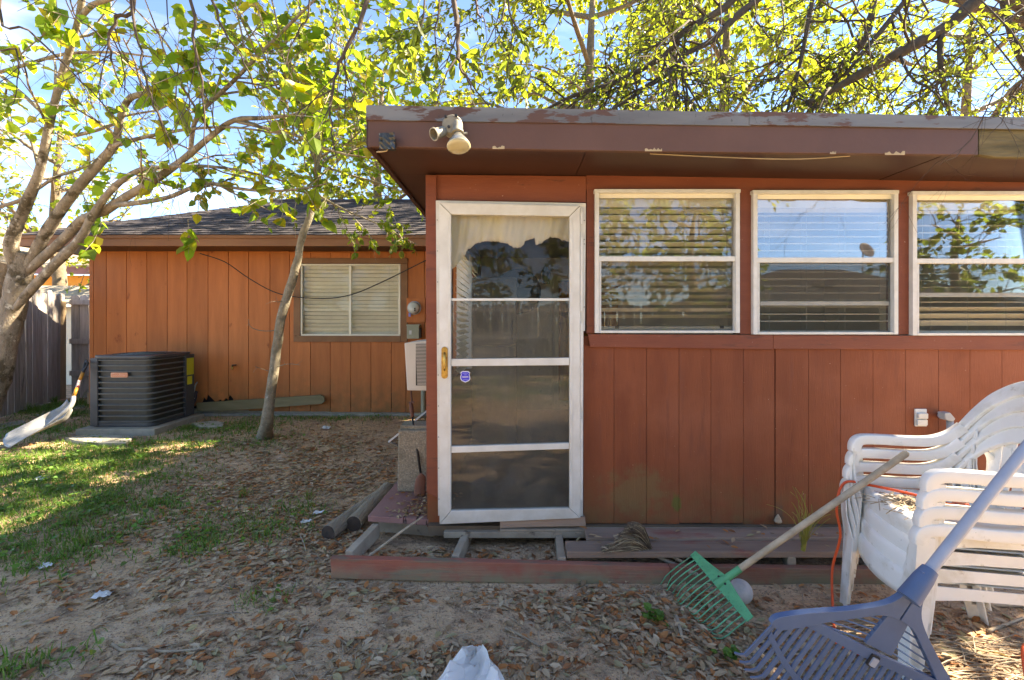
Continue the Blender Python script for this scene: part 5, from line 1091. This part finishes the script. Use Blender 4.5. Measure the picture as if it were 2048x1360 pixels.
C2, cr2 = T.limb(PP([(381, 307), (388, 250), (410, 215), (459, 170), (512, 116), (579, 49), (650, -20)], 4.95, 4.3), [.042, .036, .034, .032, .028, .022, .015], 9)
C3, cr3 = T.limb(PP([(470, 242), (525, 255), (583, 268), (671, 304), (760, 318)], 4.75, 4.2), [.03, .026, .022, .016, .01], 8)
D1, dr = T.limb(PP([(30, 618), (62, 580), (110, 528), (160, 478), (184, 434), (210, 395), (240, 364), (275, 342), (311, 335), (406, 332), (500, 345), (600, 372)], 5.6, 4.8), [.05, .085, .085, .075, .068, .06, .055, .045, .036, .028, .02, .012], 12)
E1, er = T.limb(PP([(225, 410), (280, 405), (339, 394), (409, 367), (470, 376), (530, 382), (600, 378), (660, 366)], 5.3, 4.6), [.05, .045, .04, .034, .028, .024, .02, .012], 9)
H1, hr = T.limb(PP([(100, 240), (0, 150), (-60, 130)], 5.2, 5.2), [.035, .03, .02], 8); H2, hr2 = T.limb(PP([(-20, 150), (50, 130), (130, 108), (230, 105), (330, 118)], 5.4, 4.8), [.03, .03, .027, .022, .014], 8)
H3, hr3 = T.limb(PP([(-30, 420), (40, 400), (110, 355), (165, 335), (175, 310), (145, 285), (110, 265)], 6.2, 5.4), [.04, .036, .03, .026, .022, .018, .012], 8)
H4, hr4 = T.limb(PP([(78, 340), (60, 275), (20, 256), (30, 262)], 5.4, 5.4), [.035, .03, .026, .016], 8)
kw = dict(droop=.02, wig=.22, nch=3, ratio=.55, dens=9)
for P_, r_, n_, L_ in ((A1, ar, 6, .9), (A2, ar2, 6, .9), (B1, br, 3, .7), (B2, br2, 7, .8), (C1, cr, 6, .8), (C2, cr2, 11, .95), (C3, cr3, 8, .8), (D1, dr, 6, .8), (E1, er, 5, .7), (H1, hr, 6, .9), (H2, hr2, 7, .8), (H3, hr3, 7, .8), (H4, hr4, 3, .5)): T.sprout(P_, r_, n_, .35 if n_ > 3 else .6, 1, L_, .014, 2, (0, 0, .35), **kw)
T.ls = .17
for u, v, Y_, n_ in ((360, 130, 4.2, 12), (345, 185, 4.2, 12), (325, 280, 4.4, 10), (360, 235, 4.3, 8), (210, 485, 5.2, 12), (115, 20, 4.6, 8), (500, 345, 4.6, 9), (385, 480, 5.0, 8), (590, 170, 4.3, 8), (90, 30, 4.6, 8), (620, 410, 4.6, 7)):
    q = px(u, v, Y_); T.twig(q + V((-.12, .1, .25)), V((.3, -.2, -.6)), .45, .006, 0, dens=n_ / .45, droop=.05)
T.finish(300)
# --- slim sapling in front of the far house
T = Tree('sapling_tree', 'slim crooked grey sapling in front of the orange wall', gp(527, 886, .05), 5, M['barkg'], .07, [(.13, .19, .03), (.16, .21, .03), (.11, .17, .027), (.19, .21, .04)], LEAF_BROAD)
T.rk = .82
S1, sr = T.limb([gp(527, 886, -.05)] + PP([(533, 850), (541, 790), (550, 720), (562, 640), (580, 575), (594, 525), (604, 475), (622, 425), (632, 370), (640, 310), (636, 262), (646, 200), (640, 120)], 5.2, 5.2), [.135, .080, .067, .062, .06, .058, .05, .047, .045, .04, .034, .028, .02, .012], 12, 4, .004)
for pts, rr in (([(571, 600), (556, 604), (548, 602)], [.008, .005, .003]), ([(556, 660), (535, 662), (515, 660), (500, 652), (497, 638)], [.008, .006, .005, .004, .003]), ([(544, 745), (525, 738), (510, 733)], [.006, .004, .003]), ([(550, 735), (575, 728), (600, 730)], [.006, .004, .003])):
    P_, r2 = T.limb(PP(pts, 5.2, 5.0), rr, 6); T.sprout(P_, r2, 2, .4, .9, .1, .003, 0, leafy=False)
T.sprout(S1, sr, 20, .68, 1, .95, .014, 2, (.25, 0, .25), droop=.0, wig=.2, nch=4, dens=17)
P_, r2 = T.limb(PP([(640, 330), (700, 350), (770, 370), (840, 400)], 5.2, 4.9), [.02, .015, .012, .006], 7); T.sprout(P_, r2, 9, .1, 1, .6, .008, 1, dens=22, droop=.1)
P_, r2 = T.limb(PP([(636, 390), (690, 420), (760, 450), (835, 490)], 5.2, 4.9), [.016, .013, .010, .005], 7); T.sprout(P_, r2, 8, .2, 1, .45, .006, 1, dens=20, droop=.15)
T.finish(150)
# --- live oak over the roof, right
T = Tree('oak_tree', 'dark limbed oak spreading over the extension roof', (8.4, 6.6, 0), 8, M['barkd'], .068, OAKG, LEAF_OAK); T.rk = .75
T.limb([V((8.4, 6.6, -.1)), V((8.3, 6.5, 1.5)), V((8.0, 6.3, 3.2)), V((7.2, 5.7, 4.9))], [.34, .28, .22, .13], 16)
O1, o1 = T.limb([V((7.2, 5.7, 4.9)), V((6.2, 5.1, 5.4)), px(2060, -70, 4.6), px(1960, -5, 4.5), px(1890, 55, 4.5), px(1790, 110, 4.5), px(1700, 160, 4.5), px(1620, 205, 4.5)], [.13, .11, .095, .082, .075, .066, .052, .03], 12)
O2, o2 = T.limb([px(1885, 58, 4.5), px(1880, 100, 4.45), px(1886, 165, 4.4), px(1900, 232, 4.4)], [.04, .034, .028, .02], 8)
O3, o3 = T.limb([V((7.2, 5.7, 4.9)), V((5.4, 5.8, 5.6)), px(1765, -30, 5), px(1735, 70, 4.9), px(1690, 130, 4.9), px(1640, 190, 4.8), px(1618, 235, 4.8)], [.10, .07, .05, .042, .037, .03, .02], 10)
O4, o4 = T.limb([V((5.4, 5.8, 5.6)), px(1560, -60, 5.2), px(1450, 15, 5.1), px(1365, 65, 5.0), px(1330, 110, 5.0), px(1230, 165, 4.9), px(1150, 190, 4.9), px(1080, 225, 4.8)], [.09, .07, .055, .048, .042, .034, .026, .016], 10)
O5, o5 = T.limb([px(1540, -20, 5.2), px(1470, 35, 5.1), px(1425, 80, 5.0), px(1370, 110, 5.0), px(1340, 145, 4.9), px(1270, 190, 4.9), px(1215, 225, 4.9)], [.055, .05, .042, .036, .03, .022, .014], 9)
O6, o6 = T.limb([px(1835, -30, 4.7), px(1780, 40, 4.7), px(1730, 100, 4.6), px(1690, 150, 4.6)], [.04, .034, .028, .018], 8); O7, o7 = T.limb([px(2060, 10, 4.4), px(1990, 60, 4.4), px(1920, 130, 4.4), px(1800, 210, 4.4)], [.025, .02, .015, .008], 7)
O8, o8 = T.limb([px(1630, -30, 5), px(1610, 80, 5), px(1595, 150, 5), px(1570, 235, 4.9)], [.035, .03, .025, .018], 8)
O9, o9 = T.limb([px(2000, -40, 4.9), px(2020, 60, 4.8), px(2048, 130, 4.7), px(2110, 200, 4.6)], [.05, .04, .032, .02], 8)
kw = dict(droop=.12, wig=.28, nch=5, ratio=.55, dens=14)
for P_, r_, n_, L_ in ((O1, o1, 10, .9), (O2, o2, 4, .5), (O3, o3, 9, .8), (O4, o4, 20, .95), (O5, o5, 16, .85), (O6, o6, 7, .7), (O7, o7, 6, .6), (O8, o8, 13, .8), (O9, o9, 9, .9)): T.sprout(P_, r_, n_, .2, 1, L_, .014, 2, (0, .1, -.15), **kw)
T.ls = .11; kw = dict(droop=.03, wig=.25, nch=4, ratio=.55, dens=24)      # unseen high limbs added to shade the lawn and the chairs
Q1, q1 = T.limb([V((7.2, 5.7, 4.9)), V((5.2, 5.9, 6.2)), V((2.6, 6.0, 6.7)), V((.6, 6.0, 6.8)), V((-1.4, 5.9, 6.7))], [.1, .09, .07, .05, .02], 9); T.sprout(Q1, q1, 24, .35, 1, 1.25, .02, 2, (0, 0, .1), **kw)
Q2, q2 = T.limb([V((2.6, 6.0, 6.7)), V((1.4, 5.0, 7.0)), V((.2, 4.2, 7.1))], [.06, .045, .02], 8); T.sprout(Q2, q2, 12, .2, 1, 1.2, .02, 2, (0, 0, .1), **kw)
Q4, q4 = T.limb([V((5.2, 5.9, 6.2)), V((4.1, 6.9, 7.1)), V((2.3, 7.2, 7.3)), V((.6, 7.8, 7.4)), V((-.6, 8.2, 7.4))], [.08, .065, .05, .035, .02], 8); T.sprout(Q4, q4, 30, .15, 1, 1.15, .02, 2, (0, 0, .3), **kw)
Q3, q3 = T.limb([V((7.2, 5.7, 4.9)), V((8.0, 4.7, 5.8)), V((8.1, 3.6, 6.1)), V((7.4, 2.6, 6.2)), V((6.6, 2.0, 6.2))], [.1, .08, .06, .04, .02], 9); T.sprout(Q3, q3, 40, .25, 1, 1.2, .02, 2, (0, 0, .1), **kw)
T.finish(300)
# --- trees behind the roofs
def backtree(name, label, x, y, h, seed, cols, ls, limbs, n_, dens, L_=1.5, bark='barkm', prof=LEAF_BROAD, single=0):
    T = Tree(name, label, (x, y, 0), seed, M[bark], ls, cols, prof, 'trees behind the roofs'); rg = T.rg
    P0, r0 = T.limb([V((x, y, -.1)), V((x + .1, y, h * .3)), V((x - .05, y, h * .62)), V((x + .1, y, h))], [.2, .16, .11, .03], 12)
    for k in range(limbs):
        t = lerp(.38, .95, k / max(1, limbs - 1)); i = int(t * (len(P0) - 1)); q = P0[i]; a = k * 2.4 + rg.uniform(-.4, .4); l = h * lerp(.48, .2, t) * rg.uniform(.8, 1.2); dd = V((math.cos(a), math.sin(a) * .8, .45))
        P_, r_ = T.limb([q, q + dd * l * .4, q + dd * l * .75 + V((0, 0, .05 * l)), q + dd * l + V((0, 0, -.05 * l))], [.06, .045, .03, .012], 8); T.sprout(P_, r_, n_, .25, 1, L_ * .75, .014, 2, droop=.06, wig=.25, nch=4, dens=dens)
    T.finish(single)
YG = [(0.155, 0.205, 0.028), (0.186, 0.217, 0.028), (0.124, 0.18, 0.025), (0.211, 0.217, 0.028)]
backtree('yellow_green_tree', 'bright yellow green tree rising behind the storm door roof', 1.7, 9.8, 9.6, 11, YG, .095, 11, 5, 8)
backtree('slender_tree', 'slender pale green tree behind the ridge of the orange house', -2.0, 10.8, 6.4, 17, YG, .10, 7, 4, 8)
backtree('tall_leafy_tree', 'tall leafy tree behind the middle of the extension roof', 4.9, 10.4, 10.0, 12, YG, .09, 11, 4, 8)
backtree('sunlit_tree', 'sunlit bright tree behind the right end of the extension roof', 9.6, 9.6, 8.0, 13, YG, .095, 12, 5, 9)
backtree('young_tree', 'young green tree behind the hip roof of the orange house', -3.5, 12.0, 8.0, 14, YG, .125, 13, 8, 15)
backtree('added_shade_tree', 'very tall tree added far behind the extension roof to shade the lawn', 4.7, 13.2, 14.0, 18, YG, .15, 16, 10, 14, 1.9)  # added tree, mostly out of view, keeps the sun off the lawn
backtree('neighbour_tree', 'leafy tree in the neighbour yard beyond the fence', -11.5, 11.5, 6.5, 15, YG, .11, 9, 6, 9)
# --- oak behind the viewer whose bare twigs hang into the picture
T = Tree('overhanging_oak', 'old oak behind the yard whose bare twigs hang overhead', (-3.4, -3.6, 0), 21, M['barkd'], .10, OAKG, LEAF_OAK)
K0, k0 = T.limb([V((-3.4, -3.6, -.1)), V((-3.3, -3.5, 1.2)), V((-3.2, -3.2, 2.6)), V((-2.8, -2.4, 4.0)), V((-2.2, -.6, 5.4)), V((-1.6, 1.4, 5.9)), V((-.6, 3.1, 5.8)), V((1.2, 4.0, 5.6))], [.3, .26, .24, .2, .15, .11, .08, .04], 14)
K1, k1 = T.limb([V((-2.8, -2.4, 4.0)), V((-1, -3.4, 5.0)), V((1.5, -4.2, 5.2)), V((4, -4.8, 4.8))], [.16, .12, .08, .03], 10); K2, k2 = T.limb([V((-3.0, -2.8, 3.4)), V((-5, -3.4, 4.6)), V((-7.5, -4, 4.8))], [.14, .09, .03], 10)
K3, k3 = T.limb([V((-1.9, .4, 5.7)), V((-2.6, 2.2, 5.6)), V((-3.2, 3.3, 5.4))], [.09, .06, .03], 8); K4, k4 = T.limb([V((.2, -4, 5.1)), V((2.2, -3.4, 4.2)), V((4.4, -3.2, 3.6))], [.07, .05, .02], 8)
for P_, r_ in ((K1, k1), (K2, k2), (K4, k4)): T.sprout(P_, r_, 10, .25, 1, 1.5, .02, 2, droop=.12, wig=.25, nch=4, dens=12)
def hang(pix, Y, r, n_=5, L_=.45):
    u0, v0 = pix[0]; topp = px(u0 + random.uniform(-60, 60), v0 - 330, Y + .15); near = min(K0 + K3, key=lambda q: (q - topp).length); near = near if near.z > topp.z - .3 else topp
    P_, r_ = T.limb([near, near.lerp(topp, .55) + V((0, 0, -.05))] + [px(u, v, Y) for u, v in pix], [r * 1.5, r * 1.35, r, r * .8, r * .5, r * .3], 6, 4, .01); T.sprout(P_, r_, n_, .45, 1, L_, r * .4, 1, (0, 0, -.5), droop=.22, wig=.3, nch=3, leafy=False)
random.seed(2)
for pix, Y_, r_, n_ in (([(268, -10), (235, 35), (218, 78), (225, 130), (245, 175)], 3.4, .014, 9), ([(262, 0), (280, 85), (290, 155), (318, 230), (353, 320), (365, 385)], 3.3, .009, 7), ([(378, -10), (386, 70), (400, 140), (408, 250), (418, 350)], 3.2, .011, 8),
        ([(420, -10), (440, 45), (480, 110), (520, 190), (560, 260)], 3.4, .009, 7), ([(330, -10), (328, 60), (322, 130)], 3.2, .005, 4), ([(735, -10), (705, 70), (680, 130), (664, 190), (662, 250), (676, 325)], 2.9, .013, 8), ([(908, -10), (918, 60), (918, 118), (930, 150), (948, 184)], 2.8, .016, 4),
        ([(950, -10), (965, 30), (980, 60)], 2.8, .008, 3), ([(0, 20), (60, 60), (130, 130), (200, 200), (290, 310), (345, 400)], 3.6, .008, 7), ([(1010, -10), (985, 60), (960, 120), (950, 160)], 2.9, .005, 4), ([(-20, 60), (30, 100), (36, 160), (25, 210)], 3.6, .008, 4),
        ([(1440, -10), (1430, 90), (1436, 170), (1440, 225)], 3.3, .005, 6), ([(1510, -10), (1480, 90), (1465, 200)], 3.3, .005, 6), ([(1560, -10), (1545, 100), (1520, 205)], 3.3, .006, 7), ([(1700, -10), (1730, 60), (1745, 140), (1755, 190)], 3.3, .006, 5), ([(1840, -10), (1820, 60), (1850, 150), (1870, 175), (1900, 190)], 3.2, .006, 5), ([(2020, 60), (1985, 190), (1930, 300), (1880, 330)], 2.3, .004, 4), ([(2048, 150), (2010, 230), (1975, 275)], 2.3, .004, 4), ([(620, -10), (600, 50), (575, 120), (590, 180)], 3.4, .007, 6), ([(140, -10), (190, 60), (250, 110), (320, 170)], 3.5, .006, 5)): hang(pix, Y_, r_, n_)
for pix, Y_ in (([(880, -20), (870, 60), (875, 115)], 3.2), ([(850, -20), (840, 60), (835, 100)], 3.2), ([(1015, -20), (1030, 50), (1020, 90)], 3.2)): 
    P_, r_ = T.limb([px(pix[0][0], -420, Y_)] + [px(u, v, Y_) for u, v in pix], [.012, .008, .006, .003], 6); T.sprout(P_, r_, 6, .4, 1, .35, .004, 1, droop=.2, dens=18, nch=3)
T.finish(0)
rear = [('tall hedge tree behind the back fence facing the storm door', -1.6, -7.4, 4.6), ('dense tree behind the back fence opposite the first window', 2.2, -7.6, 4.8), ('leafy tree behind the back fence next to the roof gap', 5.2, -7.4, 4.7), ('round tree behind the far right of the back fence', 13.0, -7.6, 4.5), ('bushy tree behind the back fence facing the far window', -5.4, -7.4, 4.5), ('shade tree behind the left end of the back fence', -9.2, -7.6, 4.6)]
for i, (lb, x, y, h) in enumerate(rear):
    T = Tree('hedge_tree', lb, (x, y, 0), 60 + i, M['barkm'], .2, DKG, LEAF_BROAD, 'trees behind the back fence')
    P0, r0 = T.limb([V((x, y, -.1)), V((x + .1, y, h * .35)), V((x - .05, y, h * .7)), V((x + .1, y, h))], [.2, .15, .1, .03], 10)
    for k in range(11):
        t = lerp(.2, .95, k / 10); q = P0[int(t * (len(P0) - 1))]; a = k * 2.4; l = 1.9 * (1 - .5 * t); dd = V((math.cos(a), math.sin(a) * .7, .25)); P_, r_ = T.limb([q, q + dd * l * .5, q + dd * l], [.05, .035, .012], 6); T.sprout(P_, r_, 5, .2, 1, .9, .012, 2, droop=.05, nch=3, dens=9)
    T.finish(0)

# ------------------------------------------------------------------ ground cover
def patchsum(P, x, y): return sum(a * math.exp(-(((x - cx) / sx) ** 2 + ((y - cy) / sy) ** 2)) for cx, cy, sx, sy, a in P)
def gpatch(u, v, su, sv, a):
    c = gp(u, v); Yv = c.y; sx = su * Yv / F; y1 = F * CH / max(30, v - sv - HY); return (c.x, c.y, sx, max(.06, abs(y1 - c.y)), a)
GRASSP = [gpatch(60, 945, 170, 45, 1.5), gpatch(40, 1040, 120, 60, 1.2), gpatch(170, 930, 120, 22, 1.0), gpatch(30, 1100, 60, 30, .7), gpatch(440, 865, 110, 10, .8), gpatch(650, 845, 150, 6, .5), gpatch(500, 890, 60, 10, .3), gpatch(395, 1085, 60, 28, .9), gpatch(545, 1068, 55, 22, .8), gpatch(405, 1110, 40, 15, .7), gpatch(530, 1205, 40, 16, .9), gpatch(150, 1080, 40, 10, .4),
          gpatch(260, 1000, 90, 20, .35), gpatch(360, 960, 70, 14, .25), gpatch(20, 1345, 45, 25, 1.2), gpatch(180, 1290, 30, 6, .35), gpatch(600, 1020, 40, 16, .6), gpatch(100, 820, 90, 12, 1.6), gpatch(60, 870, 100, 12, 1.0), gpatch(350, 900, 150, 12, .35), gpatch(320, 1010, 40, 14, .5), gpatch(130, 840, 50, 6, 1.0), gpatch(110, 1110, 100, 40, .8), gpatch(250, 1040, 110, 30, .5), gpatch(480, 1040, 90, 22, .35), gpatch(60, 1010, 110, 40, .8), gpatch(90, 1320, 60, 18, .5)]
def blocked(x, y):
    if x > -.9 and y > 2.45: return True
    if -5.34 < x < -4.28 and 5.42 < y < 6.5: return True
    return y > 6.55 and x > -6.1
rg = random.Random(77); gv = []; gf = []; gc = []
def blade(x, y, h, wd, c, lean):
    z = gz(x, y) - .004; a = rg.uniform(0, 6.3); dx, dy = math.cos(a), math.sin(a); b = len(gv); px_, py_ = -dy * wd, dx * wd
    gv.extend([V((x - px_, y - py_, z)), V((x + px_, y + py_, z)), V((x + dx * lean * .4 + px_ * .8, y + dy * lean * .4 + py_ * .8, z + h * .6)), V((x + dx * lean * .4 - px_ * .8, y + dy * lean * .4 - py_ * .8, z + h * .6)), V((x + dx * lean, y + dy * lean, z + h))])
    gf.extend([(b, b + 1, b + 2, b + 3), (b + 3, b + 2, b + 4)]); gc.extend([c] * 5)
GC = [(.10, .20, .03), (.125, .235, .035), (.08, .165, .028), (.155, .25, .05), (.2, .21, .08), (.26, .22, .12)]
tries = 0
for i in range(260000):
    x = rg.uniform(-7.6, 0); y = rg.uniform(1.75, 7.9)
    if blocked(x, y): continue
    dn = patchsum(GRASSP, x, y) * (.35 + .9 * max(0, noise.noise(V((x * 3.5, y * 3.5, 5))) + .35))
    if rg.random() < dn * 1.0: k = rg.uniform(.8, 1.2); c = rg.choice(GC[:4] if rg.random() < .9 else GC); blade(x, y, rg.uniform(.02, .065), rg.uniform(.0018, .004), tuple(q * k for q in c), rg.uniform(.01, .06))
def tuft(u, v, n, h, dry=.3, wd=.003):
    p = gp(u, v)
    for i in range(n): a = rg.uniform(0, 6.3); r = abs(rg.gauss(0, .03)); c = (.24, .19, .09) if rg.random() < dry else rg.choice(GC[:4]); blade(p.x + r * math.cos(a), p.y + r * math.sin(a), h * rg.uniform(.5, 1.1), wd, c, rg.uniform(.02, h))
for u, v, n, h, dr in ((140, 1052, 60, .10, .5), (175, 1090, 50, .09, .5), (490, 995, 40, .10, .6), (160, 815, 30, .30, .05), (240, 1075, 20, .06, .2), (620, 1000, 30, .09, .3), (60, 830, 40, .16, .05), (110, 812, 60, .14, .05), (30, 826, 40, .14, .05), (150, 790, 50, .12, .05), (90, 800, 50, .12, .05), (300, 955, 20, .05, .1)): tuft(u, v, n, h, dr)
me = bpy.data.meshes.new('grass'); me.from_pydata(gv, [], gf); ca = me.color_attributes.new('Col', 'FLOAT_COLOR', 'POINT'); ca.data.foreach_set('color', [q for c in gc for q in (*c, 1)]); me.materials.append(M['grass'])
o = bpy.data.objects.new('grass', me); col.objects.link(o); tag(o, 'patchy green grass growing on the left of the yard', 'grass', kind='stuff')
# broad leaved weeds
wl = []
for i in range(60000):
    x = rg.uniform(-7.4, -.2); y = rg.uniform(1.75, 7)
    if blocked(x, y): continue
    dn = patchsum(GRASSP, x, y) * max(0, noise.noise(V((x * 4, y * 4, 15))) + .15)
    if rg.random() < min(.9, dn * 1.3):
        a = rg.uniform(0, 6.3); wl.append((V((x, y, gz(x, y) + rg.uniform(.008, .045))), V((math.cos(a), math.sin(a), rg.uniform(-.2, .5))), V((rg.gauss(0, .4), rg.gauss(0, .4), 1)), rg.uniform(.02, .045), tuple(q * rg.uniform(.8, 1.2) for q in rg.choice(GC[:4]))))
for u, v, n in ((1310, 1243, 26), (1462, 1318, 16)):
    p = gp(u, v)
    for k in range(n): a = rg.uniform(0, 6.3); wl.append((p + V((rg.gauss(0, .02), rg.gauss(0, .02), rg.uniform(.005, .04))), V((math.cos(a), math.sin(a), .3)), V((rg.gauss(0, .4), rg.gauss(0, .4), 1)), rg.uniform(.03, .05), GC[rg.randint(0, 2)]))
me = leaf_mesh('weeds', wl, M['grass'], LEAF_BROAD); o = bpy.data.objects.new('weeds', me); col.objects.link(o); tag(o, 'low broad leaved weeds among the grass patches', 'weeds', kind='stuff')
# fallen leaves: dense drifts plus scatter
DRIFT = [gpatch(600, 1115, 70, 45, 2.2), gpatch(520, 1110, 90, 45, 1.3), gpatch(560, 1060, 110, 30, 1.0), gpatch(700, 1195, 120, 18, 1.0), gpatch(1150, 1200, 200, 16, 1.0), gpatch(1300, 1230, 110, 45, 2.2), gpatch(1380, 1290, 120, 45, 2.0), gpatch(1180, 1260, 110, 40, .9), gpatch(900, 1320, 150, 28, 1.2), gpatch(1050, 1345, 90, 18, 1.1), gpatch(760, 1340, 130, 22, .6),
         gpatch(640, 960, 170, 45, .8), gpatch(440, 990, 200, 45, .8), gpatch(560, 900, 200, 20, .7), gpatch(330, 1060, 120, 40, .7), gpatch(1600, 1330, 250, 60, .9), gpatch(1850, 1260, 200, 50, .45), gpatch(300, 1330, 300, 30, .35), gpatch(720, 1080, 60, 20, 1.0), gpatch(250, 1180, 220, 40, .45), gpatch(520, 1290, 200, 40, .5)]
DC = [(.44, .30, .175), (.36, .24, .135), (.48, .345, .215), (.31, .195, .11), (.26, .16, .09), (.45, .32, .2), (.42, .165, .055), (.46, .195, .068), (.29, .12, .05), (.36, .30, .16), (.52, .39, .26)]
dl = []
def litter(x, y, zb=None, s=None):
    a = rg.uniform(0, 6.3); c = rg.choice(DC); k = rg.uniform(.75, 1.15); z = (gz(x, y) if zb is None else zb) + rg.uniform(.002, .014)
    dl.append((V((x, y, z)), V((math.cos(a), math.sin(a), rg.gauss(0, .16))), V((rg.gauss(0, .28), rg.gauss(0, .28), 1)), s or rg.uniform(.03, .066), tuple(q * k for q in c)))
for i in range(120000):
    y = 1.55 + 5.0 * rg.random() ** 1.5; x = rg.uniform(-6.6, 2.6)
    if abs(x) > y * 1.2 + .2: continue
    if y > 6.5 or (x > -1.0 and y > 2.49) or (-5.3 < x < -4.3 and 5.45 < y): continue
    if rg.random() < (.05 + patchsum(DRIFT, x, y)) * .75 * (.45 + 1.3 * max(0, noise.noise(V((x * 4, y * 4, 25))) + .4)): litter(x, y)
for i in range(950):
    x = rg.uniform(-.93, .3); y = rg.uniform(2.56, 2.82)
    if rg.random() < (.9 if x < -.35 else .3): litter(x, y)
for i in range(260): x = rg.gauss(-.62, .1); y = rg.uniform(2.95, 3.35); (litter(x, y, .174, rg.uniform(.02, .045)) if x > -.9 else None)
for i in range(40): litter(rg.uniform(.4, 2.4), rg.uniform(2.57, 2.8), .163)
def vis(l): p = l[0]; u = CX + F * p.x / p.y; v = HY + F * (CH - p.z) / p.y; return l[3] / p.y if (0 < u < 2048 and v < 1355) else 0
dl.sort(key=vis, reverse=True)
one, rest = dl[:300], dl[300:]
me = leaf_mesh('leaf_litter', rest, M['dryleaf'], LEAF_OAK); o = bpy.data.objects.new('leaf_litter', me); col.objects.link(o); tag(o, 'dry brown oak leaves scattered over the dirt', 'fallen leaves', kind='stuff')
LMK = [(-.15, 1.86, 'around the white bag'), (.85, 2.25, 'under the green rake tines'), (1.1, 1.75, 'beside the blue rake tines'), (-.5, 2.38, 'in front of the walkway corner'), (.3, 2.3, 'along the red rim board'), (-1.1, 2.5, 'left of the walkway frame'), (-1.5, 1.9, 'by the crooked stick'), (.4, 1.85, 'near the thin brown sticks'), (1.9, 1.9, 'under the white chairs'), (-1.6, 2.8, 'near the log ends')]
protos = {}
for p, d, nr, sz, c in one:
    r = 'orange' if c[0] > 1.9 * c[1] else ('pale tan' if c[0] + c[1] > .6 else 'dull brown'); key = (r, rg.randint(0, 3))
    if key not in protos: protos[key] = leaf_mesh('fallen_leaf', [(V((0, 0, 0)), V((1, 0, 0)), V((0, 0, 1)), 1, c)], M['dryleaf'], LEAF_OAK)
    o = bpy.data.objects.new('fallen_leaf', protos[key]); col.objects.link(o); d = d.normalized(); sd = d.cross(nr).normalized(); n = sd.cross(d)
    o.matrix_world = Matrix.Translation(p) @ Matrix((d, -sd, n)).transposed().to_4x4() @ Matrix.Scale(sz, 4)
    lm = min(LMK, key=lambda q: (q[0] - p.x) ** 2 + (q[1] - p.y) ** 2)[2]
    tag(o, r + ' dry oak leaf on the dirt ' + lm, 'leaf', r + ' fallen leaves ' + lm)
# fine twigs in the litter
mb = MB()
for i in range(3200):
    y = 1.6 + 3.6 * rg.random() ** 1.6; x = rg.uniform(-y * 1.15, min(2.4, y * 1.15))
    if x > -1 and y > 2.48: continue
    if rg.random() > .15 + patchsum(DRIFT, x, y): continue
    a = rg.uniform(0, 6.3); l = rg.uniform(.02, .09); q = V((x, y, gz(x, y) + .005)); dd = V((math.cos(a), math.sin(a), 0)) * l; mb.tube([q - dd, q + V((rg.uniform(-.01, .01), rg.uniform(-.01, .01), .004)), q + dd], [.0016, .002, .001], 3, cap=False)
for i in range(260):
    q = chp(rg.uniform(-.5, .4), rg.uniform(-.1, .5), 0); q.z = gz(q.x, q.y) + .008; a = rg.gauss(0, .5); l = rg.uniform(.05, .2); dd = V((math.cos(a), math.sin(a) * .5, rg.uniform(-.02, .05))) * l; mb.tube([q - dd, q + V((0, 0, .008)), q + dd], [.002, .003, .0015], 4, cap=False)
tag(mb.build('twig_litter', M['stick']), 'thin dry twigs strewn over the dirt and under the chairs', 'twigs', kind='stuff')

# dirt clods and crumbs
cl = MB()
for i in range(9000):
    y = 1.6 + 3.2 * rg.random() ** 1.7; x = rg.uniform(-y * 1.15, min(2.6, y * 1.15))
    if (x > -1.0 and y > 2.49 and not (y < 2.85 and x < .4)): continue
    r = rg.uniform(.0025, .0065) * (1.6 if rg.random() < .06 else 1); q = V((x, y, gz(x, y) + r * .3)); b = len(cl.v); j = lambda: rg.uniform(.6, 1.25) * r
    cl.v += [q + V((j(), 0, 0)), q + V((0, j(), 0)), q - V((j(), 0, 0)), q - V((0, j(), 0)), q + V((0, 0, j() * .9)), q - V((0, 0, r))]
    for k in range(4): k2 = (k + 1) % 4; cl.f += [(b + k, b + k2, b + 4), (b + k2, b + k, b + 5)]
tag(cl.build('dirt_clods', pm('dirt_crumb', (.55, .38, .25), (.24, .16, .105), .95, 30, coord='world', rnd=0)), 'small clods and crumbs of dry dirt', 'dirt', kind='stuff')
